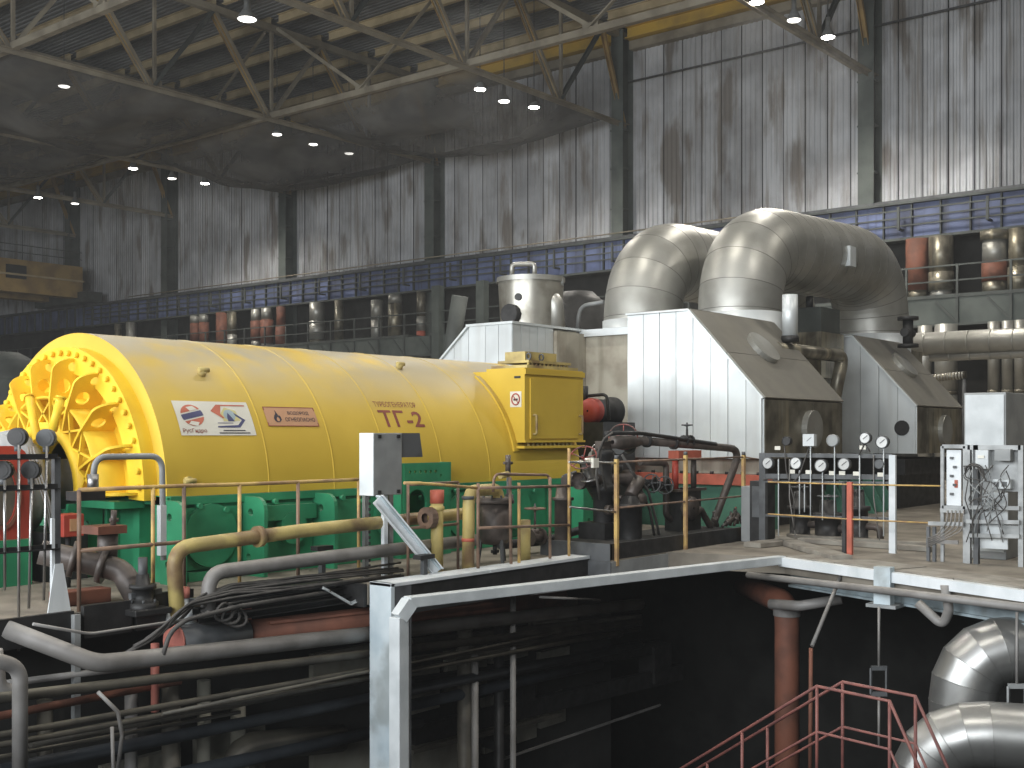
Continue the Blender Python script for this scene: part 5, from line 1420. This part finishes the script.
# ================================================================== pipes in the pit
def pitpipe(name, label, pa, pb, Y0, r_px, mat, Y1=None, ext=None, seg=12):
    a, b = P(*pa, Y=Y0), P(*pb, Y=Y1 or Y0)
    r = r_px * (a.x*C_ + a.y*S_) / FOC
    pts = [a, b]
    if ext: pts = [a - (b-a).normalized()*ext] + pts
    return pipe(name, label, pts, r, mat, .1, seg)
a, c, b = P(6, 629, Y=9.87), P(97, 664, Y=9.36), P(640, 604, Y=9.36)
pipe('pit_pipe', 'thick grey pipe bent round at the left below the floor edge', [a, c, b], .083, m_gpipe, .3, 14)
pitpipe('pit_pipe', 'olive-brown pipe running under the thick grey one', (0, 698), (640, 621), 9.36, 5.8, m_dpipe, ext=2)
pitpipe('pit_pipe', 'faded red pipe rising behind the olive-brown one', (0, 716), (180, 681), 9.7, 4.4, m_rust, ext=2)
pitpipe('pit_pipe', 'thin olive pipe, upper of a close pair low in the pit', (0, 735), (640, 622), 9.34, 3.6, m_dpipe, ext=2)
pitpipe('pit_pipe', 'thin olive pipe, lower of a close pair low in the pit', (0, 745), (640, 629), 9.34, 3.4, m_dpipe, ext=2)
pitpipe('pit_pipe', 'thin pale rod pipe starting halfway below the pair', (162, 714), (560, 632), 9.28, 1.9, m_dpipe)
pitpipe('pit_pipe', 'narrow dark pipe above the blue-black one', (0, 757), (240, 712), 9.4, 2.4, m_dpipe, ext=2)
pitpipe('pit_pipe', 'thick blue-black pipe lowest in the pit', (0, 771), (640, 645), 9.5, 7.5, m_bluepipe, ext=2)
# capped header
a, b = P(175, 642, Y=9.66), P(560, 596, Y=9.66)
hd = thing('header_pipe', 'fat header pipe with a pink end cap in the trench', 'pipe', a)
k_ = a.lerp(b, .13)
G().tube([a, k_], .17, 20).build('collar_length', m_dgrey, hd)
G().tube([k_, b], .135, 20).build('pipe', m_rust, hd)
dr = (b-a).normalized()
G().cyl(a - dr*.02, a, .172, 20).build('end_cap', m_pink, hd)
G().tube([a.lerp(b, .17) + V((0, -.12, .10)), b + V((0, -.12, .10))], .018, 8).build('side_rail', m_rust, hd)
ws = P(181, 618, Y=9.78)
G().lathe([(-.14, .17), (.1, .13), (.12, .08), (.26, .075)], ws, 'z', 18).build('white_stub', m_greylt, hd)
G().cyl(ws + V((0, 0, .2)), ws + V((0, 0, .3)), .085, 12).build('stub_band', m_pink, hd)
q = P(155, 660, Y=9.66); G().cyl((q.x, q.y, -1.0), (q.x, q.y, -.35), .04, 10).build('drop_leg', m_pink, hd)
q = P(228, 612, Y=9.75)
G().box(q.x - .25, q.x + .25, 9.68, 9.86, q.z - .16, q.z + .06).build('pink_saddle', m_pink, label='pink steel saddle under the bundled cables', cat='saddle', bevel=.01)
pipe('pit_elbow', 'grey elbow pipe turning down at the lower left edge', [P(-25, 655, Y=9.2), P(20, 667, Y=9.2), P(20, 780, Y=9.2)], .062, m_gpipe, .18, 14)
pipe('pit_elbow', 'dark grey elbow low at the picture edge behind the other', [P(-6, 650, Y=9.6), P(-2, 690, Y=9.6), P(20, 694, Y=9.6)], .07, m_gpipe, .15, 12)
pipe('sagging_tube', 'thin pale tube sagging across the trench', [P(33, 624, Y=9.5), P(90, 634, Y=9.5), P(190, 619, Y=9.5), P(230, 603, Y=9.6), P(320, 590, Y=9.7), P(380, 575, Y=9.75)], .014, m_gpipe, .5, 8)
rng = random.Random(5)
for k in range(9):
    pts = [(120 + 5*k, 655 - 3*k), (150 + 4*k, 638 - 2.5*k), (185 + 2*k, 607 - 1.5*k), (230, 596 - 1.6*k), (300, 589 - 1.7*k), (400, 577 - 1.5*k)]
    pp = [P(x + rng.uniform(-4, 4), y + rng.uniform(-2.5, 2.5), Y=9.42 + .02*k + rng.uniform(-.02, .02)) for x, y in pts]
    pipe('trench_cable', 'black cable draped over the trench in a loose bundle', pp, .013, m_rubber, .4, 6, group='black cables over the trench', cat='cable')
for k in range(3):
    c = P(224 + 7*k, 612 + 3*k, Y=9.4); r_ = .10
    G().tube([c + V((r_*math.cos(a), .02*math.sin(2*a), r_*.85*math.sin(a))) for a in [i*math.pi/9 for i in range(18)]], .016, 6, True).build('cable_coil', m_rubber, label='loop of black cable hanging beside the pink saddle', cat='cable', group='cable loops hanging in the trench')
pipe('trench_cable', 'single black cable arching down in front of the header cap', [P(163, 655, Y=9.3), P(170, 632, Y=9.3), P(186, 620, Y=9.3), P(240, 606, Y=9.35), P(330, 592, Y=9.4)], .022, m_rubber, .3, 8, cat='cable')
for (dy, z0, lab) in ((9.72, .0, 'uppermost dark cable tray in the trench'), (9.66, -.09, 'middle dark cable tray in the trench'), (9.55, -.17, 'lowest dark cable tray in the trench')):
    G().channel((6.9, dy, z0), (8.86, dy, z0), .1, .07, .008).build('cable_tray', m_black if z0 else m_dgrey, label=lab, cat='cable tray')
for (pa, pb, pc_, lab) in (((322, 589), (350, 605), (372, 594), 'bent white strip of angle iron beside the white post'),):
    G().angle(P(*pa, Y=9.4), P(*pb, Y=9.4), .03, .008).angle(P(*pb, Y=9.4), P(*pc_, Y=9.4), .03, .008).build('angle_strip', m_greylt, label=lab, cat='strip')
# hanging rods, drops and columns in the pit
for (px, y0, y1, Y_, r, mt, lab) in [(475, 655, 800, 9.5, .045, m_gpipe, 'slim grey drop pipe right of the pale channel'), (499, 596, 800, 9.75, .07, m_black, 'black drop pipe between two slim grey ones'), (513, 588, 800, 9.4, .04, m_gpipe, 'slim grey drop pipe reaching up to the cross rail'),
                                      (465, 600, 665, 9.7, .10, m_dpipe, 'short thick column behind the pale channel corner'), (171, 680, 800, 9.85, .09, m_dpipe, 'grey column behind the pipes below the header cap'), (204, 680, 800, 9.95, .07, m_paleconc, 'pale thin column right of the grey one'),
                                      (131, 690, 800, 9.95, .06, m_gpipe, 'thin pale column at the lower left'), (20, 700, 800, 9.9, .06, m_gpipe, 'thin column at the lower left edge'), (45, 700, 800, 9.95, .07, m_dpipe, 'dim column in the lower left corner'), (238, 690, 800, 10.0, .08, m_paleconc, 'pale stub column in the shadow')]:
    a, b = P(px, y0, Y=Y_), P(px, y1, Y=Y_)
    G().tube([a, (a.x, a.y, -7.0)], r, 10).build('drop_pipe', mt, label=lab, cat='pipe')
for (pa, pb, Y_, w_, h_, mt, lab) in [((412, 641), (640, 616), 9.9, .06, .06, m_dpipe, 'dark pipe rail high on the pit wall'), ((490, 646), (640, 622), 10.05, .08, .12, m_black, 'black beam across the pit wall, upper'), ((412, 684), (660, 648), 10.05, .1, .16, m_black, 'black beam across the pit wall, middle'),
                                      ((412, 735), (680, 672), 10.05, .12, .24, m_black, 'broad black beam low on the pit wall'), ((412, 752), (560, 715), 9.95, .05, .05, m_dpipe, 'thin pipe under the broad black beam'), ((500, 760), (660, 705), 10.1, .03, .03, m_gpipe, 'thin slanting line along the pit wall')]:
    G().beam(P(*pa, Y=Y_), P(*pb, Y=Y_), w_, h_).build('pit_beam', mt, label=lab, cat='beam')
for (px, py, w_, h_, lab) in ((520, 690, .3, .28, 'upper black box fixed to the pit wall'), (499, 742, .35, .12, 'flat black bracket low on the pit wall'), (655, 662, .5, .6, 'tall black locker shape against the pit wall')):
    q = P(px, py, Y=10.1); G().box(q.x - w_/2, q.x + w_/2, 9.94, 10.25, q.z - h_/2, q.z + h_/2).build('pit_box', m_black, label=lab, cat='box')
pipe('pit_elbow', 'large dark elbow in the gloom under the blue-black pipe', [P(232, 800, Y=9.9), P(238, 748, Y=9.9), P(340, 738, Y=9.9)], .16, m_dpipe, .4, 14)
for (x0, y0, x1, y1, lab) in ((530, 594, 640, 580, 'thin pale rod under the platform beam'), (540, 597, 600, 600, 'short pale rod hanging below the cross rail')):
    pipe('thin_rod', lab, [P(x0, y0, Y=9.0), P(x1, y1, Y=9.0)], .016, m_gpipe, cat='rod')
pipe('thin_rod', 'slanting thin rod tied across the pit pipes', [P(98, 692, Y=9.2), P(118, 712, Y=9.15), P(122, 735, Y=9.15), P(118, 768, Y=9.15)], .018, m_gpipe, .05, 6, cat='rod')
pipe('thin_rod', 'vertical thin rod below the olive pair', [P(112, 727, Y=9.1), P(114, 790, Y=9.1)], .016, m_gpipe, cat='rod')

for (pa, pb, Y_, r, mt, lab) in [((30, 742), (420, 668), 9.75, .05, m_dpipe, 'dim pipe half hidden behind the olive pair'), ((60, 800), (420, 722), 9.75, .07, m_bluepipe, 'dark pipe just under the blue-black one'), ((412, 660), (620, 634), 9.6, .045, m_dpipe, 'dim pipe crossing behind the slim drop pipes'),
                                 ((412, 705), (600, 664), 9.7, .07, m_bluepipe, 'dark pipe crossing low behind the black drop pipe'), ((0, 684), (300, 646), 9.8, .03, m_gpipe, 'thin conduit on the pit wall behind the olive-brown pipe')]:
    pipe('pit_pipe', lab, [P(*pa, Y=Y_), P(*pb, Y=Y_)], r, mt)
# brown riser under the right platform
a = P(787, 612, d=16.2)
bp_ = pipe('brown_riser', 'red-brown vertical pipe with an elbow under the right platform', [(a.x, a.y, -7), (a.x, a.y, a.z + .12), P(745, 586, d=18.0)], .17, m_rust, .3, 18)
G().lathe([(a.z - .05, .19), (a.z + .1, .19)], (a.x, a.y, 0), 'z', 18).build('band', m_gpipe, bp_)
pipe('pit_line', 'grey pipe crossing at the head of the brown riser', [P(770, 604, d=15.9), P(800, 606, d=15.6), P(842, 599, d=15.4)], .07, m_gpipe, .2, 10)
pipe('pit_line', 'long thin pipe running under the right platform edge', [P(748, 575, d=15.6), P(896, 592, d=13.4), P(1060, 612, d=11.7)], .045, m_gpipe, .2, 10)
pipe('flex_hose', 'dark hose looped below the right platform edge', [P(918, 603, d=13.4), P(943, 626, d=13.2), P(949, 610, d=13.1), P(945, 585, d=13.1)], .055, m_gpipe, .1, 10, cat='hose')
pipe('thin_rod', 'slanted rod propped below the platform corner', [P(842, 573, d=14.7), P(812, 646, d=14.2)], .025, m_gpipe, cat='rod')
pipe('thin_rod', 'thin upright rod beside the brown riser', [P(811, 648, d=14.2), P(810, 790, d=14.2)], .025, m_rust, cat='rod')
for (px, d_, lab) in ((879, 13.5, 'dark hanger rod with a turnbuckle in the gloom'), (1017, 12.2, 'pale hanger rod before the upper silver elbow')):
    a, b = P(px, 607 if px < 900 else 612, d=d_), P(px, 668 if px < 900 else 686, d=d_)
    t = thing('pipe_hanger', lab, 'hanger', b)
    G().tube([a, b], .016, 6).build('rod', m_gpipe, t)
    g = G(); v = V((S_, -C_, 0)) * .09
    for s_ in (-1, 1): g.beam(b + v*s_, b + v*s_ - V((0, 0, .3)), .02, .05)
    g.beam(b - v, b + v, .04, .05); g.beam(b - v - V((0, 0, .3)), b + v - V((0, 0, .3)), .04, .05)
    g.build('turnbuckle', m_grey if px > 900 else m_dgrey, t)
    G().tube([b - V((0, 0, .3)), b - V((0, 0, .9 if px < 900 else .35))], .016, 6).build('rod', m_gpipe, t)

# silver lagged elbows, lower right
def lagged(name, label, pts, r, bend, nseg):
    t = thing(name, label, 'pipe', pts[0])
    path = fillet(pts, bend, nseg + 1)
    # mitred gores at the bend, long sheets elsewhere
    sg_ = 36
    ring = G().rings(path, r, sg_)
    for i in range(len(path)-1):
        G().add(ring[i*sg_:(i+2)*sg_], [(k, (k+1) % sg_, sg_+(k+1) % sg_, sg_+k) for k in range(sg_)], True).build('jacket_sheet', m_shiny, t)
        if i < len(path)-2:
            G().tube(ring[(i+1)*sg_:(i+2)*sg_], .004, 4, True).build('seam', m_shiny, t)
    return t
rt = V((S_, -C_, 0)); fw_ = V((C_, S_, 0))
q = P(963, 770, d=12.7)
lagged('lagged_elbow', 'upper silver lagged elbow pipe turning right under the platform', [q + V((0, 0, -2)), V((q.x, q.y, P(963, 647, d=12.7).z)), P(1400, 660, d=12.1)], .355, .6, 4)
q0, q1, q2 = P(922, 860, d=11.7), P(925, 730, d=11.7), P(1420, 767, d=10.5)
lagged('lagged_elbow', 'lower silver lagged elbow pipe in front of the other', [q0, q1, q2], .325, .62, 4)

# maroon stair railing in the pit
sr = thing('stair_railing', 'maroon tube railing of the stair landing in the pit', 'railing', P(850, 800, d=11))
def at_(k, z, off):
    # line of the landing: away and to the left with k; off = second rail line
    d_, u_ = 11.5 + .64*k + (.2 if off else 0), 3.01 - .51*k + (.31 if off else 0)
    return fw_*d_ + rt*u_ + V((0, 0, z))
for off in (0, 1):
    kB, kD, zt = 0, -1.0, -.84
    top = [at_(3.2, -2.6, off), at_(kB, zt, off), at_(kD, zt, off), at_(-1.75, -1.95, off)]
    G().tube(top, .017, 8).build('hand_rail', m_stair, sr)
    mid = [p - V((0, 0, .45)) for p in top]
    G().tube(mid, .014, 8).build('knee_rail', m_stair, sr)
    for k, z in ((kB, zt), (kD, zt), (1.16, -1.47), (2.2, -2.05)):
        p = at_(k, z, off); G().tube([p, p - V((0, 0, 1.05))], .017, 8).build('post', m_stair, sr)
sl = thing('stair_landing', 'dark steel stair landing with steps down in the pit', 'stairs', at_(-.5, -1.92, 0))
def slab(k0, k1, z, th, name):
    ps = [at_(k0, z, 0), at_(k1, z, 0), at_(k1, z, 1), at_(k0, z, 1)]
    vs = ps + [p - V((0, 0, th)) for p in ps]
    G().add(vs, [(0, 1, 2, 3), (7, 6, 5, 4), (0, 4, 5, 1), (1, 5, 6, 2), (2, 6, 7, 3), (3, 7, 4, 0)]).build(name, m_black, sl)
slab(0, -1.0, -1.89, .05, 'deck')
for k in range(9): slab(.1 + .36*k, .38 + .36*k, -2.08 - .2*k, .04, 'tread')
for k in range(8): slab(-1.08 - .2*k, -1.26 - .2*k, -2.1 - .24*k, .04, 'tread')
for off in (0, 1):
    G().tube([at_(3.6, -4.1, off), at_(0, -1.95, off)], .04, 6).build('stringer', m_black, sl)
    for k in (0, -1.0): G().tube([at_(k, -1.9, off), at_(k, -7, off)], .04, 6).build('leg', m_black, sl)
